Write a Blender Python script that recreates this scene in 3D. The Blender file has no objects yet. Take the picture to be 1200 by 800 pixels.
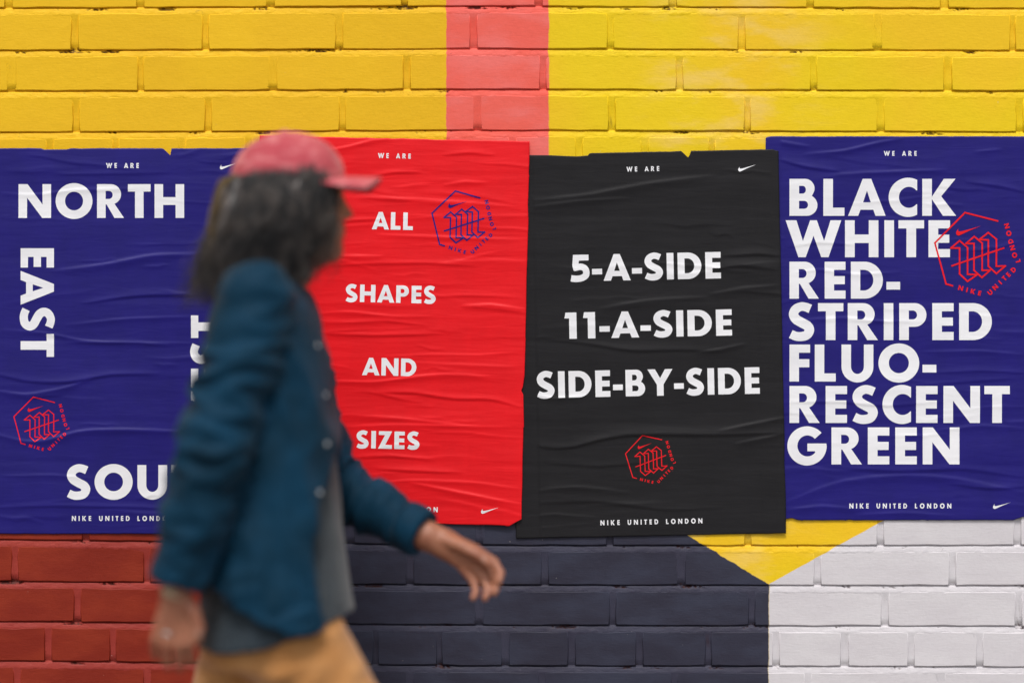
import bpy, bmesh, math, random
import numpy as np
from mathutils import Vector, Matrix, noise as mnoise
from mathutils.geometry import delaunay_2d_cdt

random.seed(7)
SC = bpy.context.scene
COL = SC.collection

# ------------------------------------------------------------------ camera, sky, sun, exposure
CAM_D, CAM_H = 6.0, 1.36          # camera stands 6 m from the wall, lens 1.36 m above the pavement
S = 0.00175                        # metres of wall per pixel of the 1200 px wide photograph
cam = bpy.data.objects.new('camera', bpy.data.cameras.new('camera'))
COL.objects.link(cam)
cam.location = (0, -CAM_D, CAM_H)
cam.rotation_euler = (math.radians(90), 0, 0)
cam.data.sensor_width = 36
cam.data.lens = 36 * CAM_D / (1200 * S)
cam.data.clip_end = 500
cam.data.dof.use_dof = True
cam.data.dof.focus_distance = CAM_D
cam.data.dof.aperture_fstop = 0.55
SC.camera = cam

SUN_EL, SUN_AZ = math.radians(57), math.radians(186)   # azimuth measured clockwise from +Y
world = bpy.data.worlds.new('World'); SC.world = world; world.use_nodes = True
wn, wl = world.node_tree.nodes, world.node_tree.links
wn.clear()
sky = wn.new('ShaderNodeTexSky'); sky.sky_type = 'NISHITA'; sky.sun_disc = False
sky.sun_elevation = SUN_EL; sky.sun_rotation = SUN_AZ
sky.dust_density = 4.0
hsv = wn.new('ShaderNodeHueSaturation'); hsv.inputs['Saturation'].default_value = 0.35   # overcast: a paler sky
bg = wn.new('ShaderNodeBackground'); bg.inputs['Strength'].default_value = 0.13
wo = wn.new('ShaderNodeOutputWorld')
wl.new(sky.outputs[0], hsv.inputs['Color']); wl.new(hsv.outputs[0], bg.inputs['Color']); wl.new(bg.outputs[0], wo.inputs['Surface'])
sun = bpy.data.objects.new('sun', bpy.data.lights.new('sun', 'SUN')); COL.objects.link(sun)
sun.data.energy = 1.5; sun.data.angle = math.radians(11); sun.data.color = (1.0, 0.965, 0.92)
sd = Vector((math.sin(SUN_AZ) * math.cos(SUN_EL), math.cos(SUN_AZ) * math.cos(SUN_EL), math.sin(SUN_EL)))
sun.rotation_euler = (-sd).to_track_quat('-Z', 'Y').to_euler()
SC.view_settings.view_transform = 'Standard'; SC.view_settings.look = 'None'
SC.view_settings.exposure = 0.15; SC.view_settings.gamma = 1.0
SC.cycles.use_denoising = True
SC.cycles.max_bounces = 6

# ------------------------------------------------------------------ helpers
def lin(r, g, b, k=1.0):
    f = lambda c: ((c / 255) / 12.92 if c / 255 <= 0.04045 else ((c / 255 + 0.055) / 1.055) ** 2.4) * k
    return (f(r), f(g), f(b), 1)

def WP(px, py, y=0.0):
    """photo pixel -> world point at depth y (the perspective of the camera above)"""
    f = (CAM_D + y) / CAM_D
    return np.array([(px - 600) * S * f, y, CAM_H - (py - 400) * S * f])

def link(name, me, mat=None, parent=None, smooth=False):
    o = bpy.data.objects.new(name, me); COL.objects.link(o)
    if mat is not None:
        for m in (mat if isinstance(mat, list) else [mat]): me.materials.append(m)
    if smooth: me.shade_smooth()
    elif smooth is False: me.shade_flat()
    if parent is not None: o.parent = parent
    return o

def mesh_np(name, V, F):
    me = bpy.data.meshes.new(name)
    V = np.asarray(V, dtype=np.float32); F = np.asarray(F, dtype=np.int32)
    me.vertices.add(len(V)); me.vertices.foreach_set('co', V.ravel())
    n = F.shape[1]
    me.loops.add(F.size); me.loops.foreach_set('vertex_index', F.ravel())
    me.polygons.add(len(F)); me.polygons.foreach_set('loop_start', np.arange(0, F.size, n, dtype=np.int32))
    me.update(calc_edges=True); me.validate()
    return me

def tag(o, label=None, cat=None, group=None, kind=None):
    if label: o['label'] = label
    if cat: o['category'] = cat
    if group: o['group'] = group
    if kind: o['kind'] = kind
    return o

def empty(name, loc):
    o = bpy.data.objects.new(name, None); COL.objects.link(o); o.location = loc; o.empty_display_size = .1
    return o

class NT:
    """small node-tree helper"""
    def __init__(s, name):
        s.m = bpy.data.materials.new(name); s.m.use_nodes = True
        s.n = s.m.node_tree.nodes; s.l = s.m.node_tree.links
        s.b = s.n['Principled BSDF']
    def put(s, sock, v):
        if hasattr(v, 'is_output') or isinstance(v, bpy.types.NodeSocket): s.l.new(v, sock)
        else: sock.default_value = v
    def math(s, op, a, b=0.0, clamp=False):
        n = s.n.new('ShaderNodeMath'); n.operation = op; n.use_clamp = clamp
        s.put(n.inputs[0], a); s.put(n.inputs[1], b); return n.outputs[0]
    def mix(s, f, a, b, mode='MIX'):
        n = s.n.new('ShaderNodeMix'); n.data_type = 'RGBA'; n.blend_type = mode
        s.put(n.inputs[0], f); s.put(n.inputs[6], a); s.put(n.inputs[7], b); return n.outputs[2]
    def noise(s, vec, scale, detail=3.0, rough=0.5, dist=0.0):
        n = s.n.new('ShaderNodeTexNoise'); s.l.new(vec, n.inputs['Vector'])
        n.inputs['Scale'].default_value = scale; n.inputs['Detail'].default_value = detail
        n.inputs['Roughness'].default_value = rough; n.inputs['Distortion'].default_value = dist
        return n.outputs['Fac']
    def scaled(s, vec, sx, sy, sz):
        n = s.n.new('ShaderNodeMapping'); s.l.new(vec, n.inputs['Vector']); n.inputs['Scale'].default_value = (sx, sy, sz)
        return n.outputs['Vector']
    def step(s, v, lo, hi):
        n = s.n.new('ShaderNodeMapRange'); n.interpolation_type = 'SMOOTHSTEP'
        s.put(n.inputs[0], v); n.inputs[1].default_value = lo; n.inputs[2].default_value = hi
        return n.outputs[0]
    def bump(s, h, strength, dist, nrm=None):
        n = s.n.new('ShaderNodeBump'); n.inputs['Strength'].default_value = strength; n.inputs['Distance'].default_value = dist
        s.l.new(h, n.inputs['Height'])
        if nrm is not None: s.l.new(nrm, n.inputs['Normal'])
        return n.outputs['Normal']
    def pos(s):
        return s.n.new('ShaderNodeNewGeometry').outputs['Position']
    def obj(s):
        return s.n.new('ShaderNodeTexCoord').outputs['Object']

# ------------------------------------------------------------------ painted masonry materials
def paint_material(name, mortar):
    t = NT(name)
    P = t.pos()
    sep = t.n.new('ShaderNodeSeparateXYZ'); t.l.new(P, sep.inputs[0])
    wob = t.math('MULTIPLY', t.math('SUBTRACT', t.noise(P, 30, 5, .65), .5), 0.013 if mortar else 0.0075)
    X = t.math('ADD', sep.outputs['X'], wob)
    Zw = t.math('ADD', sep.outputs['Z'], wob)
    u = t.math('ADD', t.math('DIVIDE', X, S), 600)             # the mural's own measure across the wall
    v = t.math('SUBTRACT', 400, t.math('DIVIDE', t.math('SUBTRACT', Zw, CAM_H), S))
    big = t.noise(P, 2.6, 3, .5); mid = t.noise(t.scaled(P, 1, 1, 2.5), 7.5, 4, .55); fine = t.noise(P, 160, 3, .6)
    # yellow: warmer coat on the left of the pink stripe, lemon coat on the right, thin pale scuffs
    warm = lin(238, 189, 24); warm2 = lin(232, 181, 24); lemon = lin(235, 201, 18); lemon2 = lin(240, 194, 30)
    yl = t.mix(t.step(big, .35, .65), warm, warm2)
    yr = t.mix(t.step(big, .40, .62), lemon, lemon2)
    pale = t.math('MULTIPLY', t.step(mid, .46, .68), t.math('MULTIPLY', t.step(u, 730, 800), t.math('SUBTRACT', 1, t.step(u, 890, 1010))))
    yr = t.mix(t.math('MULTIPLY', pale, .8), yr, lin(240, 202, 98))
    yellow = t.mix(t.step(u, 642, 645), yl, yr)
    pink = t.mix(t.step(mid, .38, .68), lin(238, 100, 86), lin(240, 116, 108))
    if mortar: pink = t.mix(.35, pink, lin(226, 74, 52))
    red = t.mix(t.step(mid, .35, .68), lin(130, 35, 18), lin(144, 46, 24))
    if mortar: red = t.mix(.5, red, lin(172, 66, 62))
    navy = t.mix(t.step(mid, .35, .68), lin(46, 45, 60), lin(54, 56, 73))
    if mortar: navy = t.mix(.4, navy, lin(66, 64, 82))
    white = t.mix(t.step(mid, .3, .75), lin(208, 203, 207), lin(215, 211, 214))
    if mortar: white = t.mix(.3, white, lin(207, 203, 208))
    isp = t.math('MULTIPLY', t.step(u, 522.3, 523.7), t.math('SUBTRACT', 1, t.step(u, 642.3, 643.7)))
    top = t.mix(isp, yellow, pink)
    lowl = t.mix(t.step(u, 318, 322), red, navy)
    d1 = t.math('SUBTRACT', v, t.math('MAXIMUM', t.math('SUBTRACT', 684.5, t.math('MULTIPLY', t.math('SUBTRACT', 900.5, u), .609)), 440))
    d2 = t.math('SUBTRACT', v, t.math('SUBTRACT', 684.5, t.math('MULTIPLY', t.math('SUBTRACT', u, 900.5), .556)))
    col = t.mix(t.math('MULTIPLY', t.step(d1, -.8, .8), t.math('SUBTRACT', 1, t.step(u, 900, 902))), top, lowl)
    col = t.mix(t.math('MULTIPLY', t.step(d2, -.8, .8), t.step(u, 900, 902)), col, white)
    # light brush variation, tiny nicks
    col = t.mix(t.math('MULTIPLY', t.step(fine, .45, .8), .10), col, (.5, .5, .5, 1), 'MULTIPLY')
    brush = t.noise(t.scaled(P, 3, 1, 90), 3, 3, .6)
    col = t.mix(t.math('MULTIPLY', t.step(brush, .5, .8), .14), col, (.62, .58, .55, 1), 'MULTIPLY')
    grime = t.step(t.noise(P, 21, 5, .65), .56 if mortar else .68, .74 if mortar else .82)
    speck = t.step(t.noise(P, 260, 3, .7), .52 if mortar else .60, .66 if mortar else .72)
    gm = t.math('MULTIPLY', grime, speck)
    if mortar:
        at = t.n.new('ShaderNodeAttribute'); at.attribute_name = 'chip'
        gm = t.math('ADD', t.math('MULTIPLY', gm, .6), t.math('MULTIPLY', at.outputs['Fac'], .85), True)
    col = t.mix(gm, col, lin(66, 30, 22))
    chip = t.math('MULTIPLY', t.step(t.noise(P, 70, 4, .7), .705, .73), t.step(t.noise(P, 9, 3, .5), .5, .6))
    col = t.mix(t.math('MULTIPLY', chip, .75), col, lin(196, 186, 176))
    t.l.new(col, t.b.inputs['Base Color'])
    t.put(t.b.inputs['Roughness'], t.math('ADD', .46, t.math('MULTIPLY', mid, .22)))
    t.b.inputs['Specular IOR Level'].default_value = .25
    b = t.bump(t.noise(P, 34, 3, .5), .32, .003)
    b = t.bump(t.noise(t.scaled(P, 1, 1, 5), 60, 3, .55), .22, .0016, b)
    b = t.bump(t.noise(P, 330, 4, .65), .5 if mortar else .2, .0009, b)
    t.l.new(b, t.b.inputs['Normal'])
    return t.m

MAT_BRICK = paint_material('painted_brick', False)
MAT_MORTAR = paint_material('painted_mortar', True)

# ------------------------------------------------------------------ ground
def simple_material(name, c1, c2, scale, rough=.8, bump=.4, bd=.002):
    t = NT(name); P = t.pos()
    n = t.noise(P, scale, 5, .6)
    t.l.new(t.mix(t.step(n, .35, .65), c1, c2), t.b.inputs['Base Color'])
    t.b.inputs['Roughness'].default_value = rough
    t.l.new(t.bump(t.noise(P, scale * 12, 4, .6), bump, bd), t.b.inputs['Normal'])
    return t.m
M_PAVE = simple_material('pavement_concrete', (.17, .165, .155, 1), (.23, .22, .205, 1), 6)
M_ROAD = simple_material('asphalt', (.045, .045, .047, 1), (.06, .06, .06, 1), 10)

def box_data(x0, x1, y0, y1, z0, z1, V, F):
    b = len(V)
    V += [(x0, y0, z0), (x1, y0, z0), (x1, y1, z0), (x0, y1, z0), (x0, y0, z1), (x1, y0, z1), (x1, y1, z1), (x0, y1, z1)]
    F += [tuple(b + i for i in q) for q in ((0, 3, 2, 1), (4, 5, 6, 7), (0, 1, 5, 4), (1, 2, 6, 5), (2, 3, 7, 6), (3, 0, 4, 7))]

V, F = [], []
box_data(-60, 60, -60, 60, -.42, -.14, V, F)
tag(link('ground', mesh_np('ground', V, F), M_ROAD), kind='structure')
V, F = [], []
box_data(-8, 8, -2.6, .0, -.138, -.012, V, F)
tag(link('pavement', mesh_np('pavement', V, F), M_PAVE), kind='structure')
V, F = [], []
for i in range(26):
    for j in range(4):
        x = -7.9 + i * .607; y = -2.55 + j * .607
        box_data(x + .004, x + .603, y + .004, y + .603, -.03, random.uniform(-.0015, .0), V, F)
o = tag(link('paving_slabs', mesh_np('paving_slabs', V, F), M_PAVE), kind='structure')

# ------------------------------------------------------------------ brick wall
def curve(px, l, c, r):
    return np.interp(px, [0, 560, 1200], [l, c, r])
ROWS = []      # (bottom y at left, centre, right of the photo, joint list start/pitch or list)
base = {0: (9.5, 7, 10), 1: (59, 57, 59.5), 2: (107, 104.5, 106.5), 3: (155, 152.5, 154.5)}
for k in range(4, 13):
    t_ = (k - 3) / 10
    base[k] = (155 + (631.5 - 155) * t_, 152.5 + (638.5 - 152.5) * t_, 154.5 + (638.5 - 154.5) * t_)
base[13] = (631.5, 638.5, 638.5); base[14] = (680.5, 685, 685.5); base[15] = (727.5, 732, 733); base[16] = (773.5, 779.5, 780.5)
base[17] = (821, 827, 828); base[18] = (869, 874, 875); base[-1] = (-38.5, -41, -38); base[-2] = (-86, -89, -86)
jl = {
 0: [10, 164, 317, 474, 631, 789, 950, 1107], 1: [88, 241, 397, 555, 715, 869, 1028, 1187],
 2: [13, 165, 320, 477, 637, 797, 953, 1111], 3: [89, 243, 401, 559, 717, 876, 1033, 1195],
 13: [100, 255, 410, 562, 715, 877, 1032, 1193], 14: [18, 172, 326, 480, 638, 798, 958, 1117],
 15: [91, 247, 404, 561, 718, 881, 1037, 1194], 17: [20, 172, 327, 480, 635, 790, 947, 1103],
}
rg = random.Random(3)
def joints(k):
    if k in jl: L = list(jl[k])
    elif k == 4: L = [58 + 77.6 * i for i in range(15)]
    elif k == 16: L = [57, 132, 209, 286, 363, 440, 515, 592, 670, 750, 830, 910, 990, 1068, 1148]
    elif k in (10, -2): L = [40 + 77.6 * i + rg.uniform(-2, 2) for i in range(15)]
    else:
        off = 88 if k % 2 else 12
        L = [off + 157 * i + rg.uniform(-3, 3) for i in range(8)]
    step = 78 if k in (4, 16, 10, -2) else 157
    while L[0] > -90: L.insert(0, L[0] - step)
    while L[-1] < 1290: L.append(L[-1] + step)
    return L
ALLJ = {k: joints(k) for k in range(-2, 19)}
FACE_H = 40.0      # px height of a brick face
def row_bottom(k, px): return curve(px, *base[k])
def row_top(k, px): return row_bottom(k - 1, px) + 7.4 if (k - 1) in base else row_bottom(k, px) - 40

wall = empty('brick_wall', (0, 0, 0))
tag(wall, 'painted brick wall in yellow, pink, red, navy and white blocks behind the posters', 'wall')

def brick_mesh(k, a, b):
    """one brick: wobbly outline, rounded arrises, face standing a little proud"""
    r = random.Random(int(k * 977 + a * 3))
    gl, gr = a + r.uniform(2.7, 4.4), b - r.uniform(2.7, 4.4)
    nx = max(3, int((gr - gl) / 16))
    pts = []
    us = np.linspace(gl, gr, nx + 1)
    for u in us: pts.append((u, row_bottom(k, u) + .5 * r.uniform(-.7, .6) + .9 * mnoise.noise(Vector((u * .03, k * 3.3, 0)))))
    zt = [(u, row_top(k, u) + .5 * r.uniform(-.7, .7) + 1.1 * mnoise.noise(Vector((u * .03, k * 3.3, 5)))) for u in us[::-1]]
    mid = 3
    for i in range(1, mid): pts.append((gr + r.uniform(-.6, .6), pts[nx][1] + (zt[0][1] - pts[nx][1]) * i / mid))
    pts += zt
    for i in range(1, mid): pts.append((gl + r.uniform(-.6, .6), zt[-1][1] + (pts[0][1] - zt[-1][1]) * i / mid))
    cx = (gl + gr) / 2; cy = (row_bottom(k, cx) + row_top(k, cx)) / 2
    hw, hh = (gr - gl) / 2, 20
    proud = r.uniform(-.0003, .0011); tx, tz = r.uniform(-.0009, .0009), r.uniform(-.0006, .0006)
    V, F = [], []
    n = len(pts)
    for inset, y in ((0, .09), (0, .0026), (.4, .0008), (1.15, 0)):
        for (u, v) in pts:
            dx, dy = u - cx, v - cy
            uu = cx + math.copysign(max(abs(dx) - inset, 0), dx); vv = cy + math.copysign(max(abs(dy) - inset, 0), dy)
            # rounder corners
            if abs(abs(dx) - hw) < 2 and abs(abs(dy) - hh) < 3:
                uu -= math.copysign(.4, dx); vv -= math.copysign(.4, dy)
            w = WP(uu, vv)
            yy = y + (proud + tx * dx / hw + tz * dy / hh if y < .05 else 0)
            V.append((w[0], yy, w[2]))
    for q in range(3):
        for i in range(n):
            j = (i + 1) % n
            F.append((q * n + i, q * n + j, (q + 1) * n + j, (q + 1) * n + i))
    w = WP(cx, cy)
    me = bpy.data.meshes.new('brick')
    me.from_pydata([Vector(v) - Vector((w[0], 0, w[2])) for v in V], [], F + [tuple(range(3 * n, 4 * n))])
    me.validate()
    return me, w

for k in range(-1, 18):
    J = ALLJ[k]
    for a, b in zip(J[:-1], J[1:]):
        if b < -8 or a > 1208: continue
        if k == -1: continue
        me, w = brick_mesh(k, a, b)
        o = link('brick', me, MAT_BRICK, wall, None)
        for i, p in enumerate(me.polygons): p.use_smooth = i < len(me.polygons) - 1
        o.location = (w[0], 0, w[2])

# mortar: one dense relief sheet between the bricks that the picture shows, weather-struck beds
J_X0, J_X1 = -95, 1295
us = np.arange(J_X0, J_X1 + .1, 1.9)
def row_fracs():
    out = []
    for k in range(-1, 18):       # from bottom of row k-1 (f=0) to bottom of row k (f=1)
        j = 7.4 / 48.3
        fr = list(np.linspace(-.02, j + .03, 12)) + [.4, .6, .8, .93]
        out += [(k, f) for f in fr]
    return out
RF = row_fracs()
Vm = np.zeros((len(RF), len(us), 3)); chip = np.zeros((len(RF), len(us)))
def n1(x, y, s): return mnoise.noise(Vector((x * s, y * s, 3.1)))
for i, (k, f) in enumerate(RF):
    kb = row_bottom(k, us); ka = row_bottom(k - 1, us) if (k - 1) in base else kb - 48
    v = ka + f * (kb - ka)
    j = 7.4 / 48.3
    jx = np.min(np.abs(us[:, None] - np.array(ALLJ[k])[None, :]), axis=1)
    for q, u in enumerate(us):
        a = n1(u, v[q], .045); b = n1(u + 500, v[q], .16); c = n1(u + 90, v[q], .45)
        if f <= j + .031:
            s = min(max(f / j, 0), 1)                    # 0 under the upper brick, 1 at the lower brick's arris
            y = .0050 - .0040 * s ** .6 + .0011 * a + .0008 * b + .0005 * c
            if s < .12: y += .0022
            # lumps of mortar missing along the bed
            m = mnoise.noise(Vector((u * .028, k * 7.7, 1.0))) + .35 * n1(u, v[q], .3)
            if m > .34 and s < .5:
                y += .004 * min((m - .34) * 6, 1); chip[i, q] = min((m - .34) * 6, 1) * (1 if c > -.15 else .3)
        else:
            # head joint
            jn = int(np.argmin(np.abs(np.array(ALLJ[k]) - u)))
            jd = .0012 + .0050 * (abs(math.sin(k * 12.9 + jn * 78.2) * 43.7) % 1) * (.55 if u > 900 and k > 12 else 1)
            if jx[q] > 6.5: jd = .0062
            y = jd + .0009 * a + .0014 * b + .0010 * c + .0006 * math.cos(jx[q] / 5 * math.pi)
            m = mnoise.noise(Vector((round(u / 78) * 3.3, k * 5.1 + f * .9, 4.0))) + .5 * c
            if m > .50: y += .002; chip[i, q] = .6 * min((m - .50) * 5, 1)
        w = WP(u, v[q]); Vm[i, q] = (w[0], y, w[2])
nr, nc = len(RF), len(us)
idx = np.arange(nr * nc).reshape(nr, nc)
Fm = np.stack([idx[:-1, :-1], idx[1:, :-1], idx[1:, 1:], idx[:-1, 1:]], -1).reshape(-1, 4)
me = mesh_np('mortar', Vm.reshape(-1, 3), Fm)
at = me.attributes.new('chip', 'FLOAT', 'POINT'); at.data.foreach_set('value', chip.ravel().astype(np.float32))
link('mortar', me, MAT_MORTAR, wall, smooth=True)

# the wall beyond the frame: a backing slab plus the outlying bricks as one mass
V, F = [], []
box_data(-4.0, 4.0, .0145, .24, 0, 3.2, V, F)
ml, mr_, mt, mb = Vm[:, :, 0].min() + .002, Vm[:, :, 0].max() - .002, Vm[0, :, 2].max() - .004, Vm[-1, :, 2].min() + .006
box_data(-4.0, ml, .0045, .0142, 0, 3.2, V, F); box_data(mr_, 4.0, .0045, .0142, 0, 3.2, V, F)
box_data(ml + .001, mr_ - .001, .0045, .0142, mt, 3.2, V, F); box_data(ml + .001, mr_ - .001, .0045, .0142, 0, mb, V, F)
link('wall_core', mesh_np('wall_core', V, F), MAT_MORTAR, wall)
V, F = [], []
r = random.Random(11)
for k in range(-22, 34):
    for side in range(60):
        pitch = 157
        a = -2400 + side * pitch + (78 if k % 2 else 0); b = a + pitch
        if k in base:
            zt, zb = row_top(k, 0 if a < 600 else 1200), row_bottom(k, 0 if a < 600 else 1200)
        elif k < 0: zb = base[-2][0] + (k + 2) * 47.6; zt = zb - 40
        else: zb = base[18][0] + (k - 18) * 47.6; zt = zb - 40
        parts = [(a, b)]
        if k >= -0 and k <= 17:
            J = [x for x in ALLJ[k]]
            lo = min(x for x, y in zip(J[:-1], J[1:]) if y >= -8)
            hi = max(y for x, y in zip(J[:-1], J[1:]) if x <= 1208)
            parts = []
            if b <= lo: parts = [(a, b)]
            elif a < lo - 30: parts = [(a, lo)]
            elif a >= hi: parts = [(a, b)]
            elif b > hi + 30: parts = [(hi, b)]
        for (p, q) in parts:
            w0, w1 = WP(p + 5, zb), WP(q - 5, zt)
            if w0[2] < .01 or w1[2] > 3.19 or w0[0] < -4 or w1[0] > 4: continue
            y = r.uniform(-.001, .001)
            box_data(w0[0], w1[0], y, .1, w0[2], w1[2], V, F)
o = link('outlying_bricks', mesh_np('outlying_bricks', V, F), MAT_BRICK, wall); o['kind'] = 'stuff'

# ------------------------------------------------------------------ lettering (geometric bold capitals)
def arc(cx, cy, rx, ry, a0, a1, n=20):
    return [(cx + rx * math.cos(math.radians(a0 + (a1 - a0) * i / n)), cy + ry * math.sin(math.radians(a0 + (a1 - a0) * i / n))) for i in range(n + 1)]
def spline(P, n=8):
    out = []
    P = [P[0]] + list(P) + [P[-1]]
    for i in range(1, len(P) - 2):
        p0, p1, p2, p3 = map(np.array, P[i - 1:i + 3])
        for j in range(n):
            t = j / n
            out.append(tuple(.5 * ((2 * p1) + (-p0 + p2) * t + (2 * p0 - 5 * p1 + 4 * p2 - p3) * t * t + (-p0 + 3 * p1 - 3 * p2 + p3) * t ** 3)))
    out.append(tuple(P[-2])); return out
def R(x0, y0, x1, y1): return [[(x0, y0), (x1, y0), (x1, y1), (x0, y1)]]
s_, b_ = .26, .22
def g_S():
    # outer and inner contours of a two-bowl S
    C = [(.07, .165), (.20, .108), (.34, .095), (.50, .135), (.575, .27), (.52, .385), (.36, .475), (.21, .57), (.145, .70), (.20, .83), (.34, .905), (.47, .895), (.60, .845)]
    W = [.235, .24, .245, .25, .262, .262, .262, .262, .255, .25, .235, .235, .24]
    c = spline(C, 5); w = np.interp(np.linspace(0, 12, len(c)), range(13), W)
    c = np.array(c); t = np.gradient(c, axis=0); t /= np.linalg.norm(t, axis=1)[:, None] + 1e-9
    nrm = np.stack([-t[:, 1], t[:, 0]], 1)
    return [[[tuple(p) for p in c + nrm * w[:, None] / 2] + [tuple(p) for p in (c - nrm * w[:, None] / 2)[::-1]]]]
def g_stroke(C, w, n=6):
    c = np.array(spline(C, n)); t = np.gradient(c, axis=0); t /= np.linalg.norm(t, axis=1)[:, None] + 1e-9
    nrm = np.stack([-t[:, 1], t[:, 0]], 1)
    return [[tuple(p) for p in c + nrm * w / 2] + [tuple(p) for p in (c - nrm * w / 2)[::-1]]]
GLY = {
 'A': (1.02, .02, [[[(0, 0), (.395, 1), (.625, 1), (1.02, 0), (.745, 0), (.685, .165), (.335, .165), (.275, 0)], [(.405, .365), (.615, .365), (.51, .68)]]]),
 'B': (.76, .08, [[[(0, 0), (.44, 0)] + arc(.47, .285, .29, .285, -90, 62) + arc(.42, .74, .26, .26, -20, 90) + [(0, 1)], [(s_, .19), (s_, .405), (.38, .405)] + arc(.40, .297, .105, .107, 90, -90, 10) , [(s_, .60), (s_, .81), (.34, .81)] + arc(.36, .705, .085, .105, 90, -90, 10)]]),
 'C': (.775, .06, [[[(.775, .975)] + arc(.53, .5, .53, .53, 64, 296, 40) + [(.775, .025), (.775, .315)] + arc(.55, .5, .27, .285, -42, -318, 30) + [(.775, .685)]]]),
 'D': (.89, .07, [[[(0, 0), (.36, 0)] + arc(.38, .5, .51, .5, -90, 90, 30) + [(0, 1)], [(s_, .22), (s_, .78), (.35, .78)] + arc(.36, .5, .265, .28, 90, -90, 20)]]),
 'E': (.58, .08, [[[(0, 0), (.58, 0), (.58, b_), (s_, b_), (s_, .39), (.56, .39), (.56, .61), (s_, .61), (s_, .78), (.58, .78), (.58, 1), (0, 1)]]]),
 'F': (.565, .05, [[[(0, 0), (s_, 0), (s_, .385), (.545, .385), (.545, .605), (s_, .605), (s_, .78), (.565, .78), (.565, 1), (0, 1)]]]),
 'G': (1.05, .06, [[arc(.53, .5, .53, .53, 42, 320, 46) + arc(.53, .5, .53, .53, 322, 358, 8) + [(1.05, .565), (.54, .565), (.54, .355), (.745, .355)] + arc(.54, .5, .27, .285, -38, -318, 34)]]),
 'H': (.9, .08, [R(0, 0, s_, 1), R(.9 - s_, 0, .9, 1), R(s_ - .01, .385, .91 - s_, .615)]),
 'I': (s_, .08, [R(0, 0, s_, 1)]),
 'K': (.905, .08, [R(0, 0, s_, 1), [[(s_ - .01, .50), (.585, 1), (.905, 1), (.515, .53), (.92, 0), (.56, 0), (s_ - .01, .47)]]]),
 'L': (.575, .08, [[[(0, 0), (.575, 0), (.575, b_), (s_, b_), (s_, 1), (0, 1)]]]),
 'N': (.99, .08, [[[(0, 0), (s_, 0), (s_, .60), (.72, 0), (.99, 0), (.99, 1), (.73, 1), (.73, .40), (.275, 1), (0, 1)]]]),
 'O': (1.12, .06, [[arc(.56, .5, .56, .53, 0, 360, 56)[:-1], arc(.56, .5, .275, .275, 0, 360, 40)[:-1]]]),
 'P': (.74, .08, [[[(0, 0), (s_, 0), (s_, .36), (.40, .36)] + arc(.42, .68, .32, .32, -90, 90, 24) + [(0, 1)], [(s_, .56), (s_, .80), (.36, .80)] + arc(.37, .68, .115, .12, 90, -90, 12)]]),
 'R': (.82, .08, [[[(0, 0), (s_, 0), (s_, .40), (.29, .40), (.53, 0), (.82, 0), (.53, .42)] + arc(.42, .70, .31, .30, -62, 90, 22) + [(0, 1)], [(s_, .56), (s_, .80), (.36, .80)] + arc(.36, .68, .115, .12, 90, -90, 12)]]),
 'S': (.72, .05, g_S()),
 'T': (.69, .04, [R(0, .78, .69, 1), R(.215, 0, .475, .79)]),
 'U': (.875, .08, [[[(0, 1)] + arc(.4375, .40, .4375, .425, 180, 360, 30) + [(.875, 1), (.615, 1)] + arc(.4375, .41, .1775, .205, 360, 180, 20) + [(s_, 1)]]]),
 'W': (1.5, .02, [[[(0, 1), (.29, 1), (.465, .44), (.66, 1), (.84, 1), (1.035, .44), (1.21, 1), (1.5, 1), (1.155, 0), (.96, 0), (.75, .58), (.54, 0), (.345, 0)]]]),
 'Y': (.98, .02, [[[(.36, 0), (.62, 0), (.62, .42), (.98, 1), (.685, 1), (.49, .665), (.295, 1), (0, 1), (.36, .42)]]]),
 'Z': (.78, .05, [[[(0, 0), (.78, 0), (.78, .22), (.40, .22), (.78, 1), (.03, 1), (.03, .78), (.38, .78)]]]),
 '1': (.44, .12, [[[(.17, 0), (.44, 0), (.44, 1), (.04, 1), (0, .78), (.17, .78)]]]),
 '5': (.74, .05, [[[(.13, .40), (.30, .44), (.335, .78), (.70, .78), (.70, 1), (.12, 1), (.085, .60)]],
        g_stroke([(.03, .12), (.20, .095), (.40, .11), (.57, .20), (.605, .34), (.55, .48), (.41, .545), (.28, .53), (.14, .50)], .245)]),
 '-': (.38, .03, [R(0, .245, .38, .455)]),
}
def inside(pt, loop):
    x, y = pt; c = False; n = len(loop); j = n - 1
    for i in range(n):
        xi, yi = loop[i]; xj, yj = loop[j]
        if (yi > y) != (yj > y) and x < (xj - xi) * (y - yi) / (yj - yi) + xi: c = not c
        j = i
    return c

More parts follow.
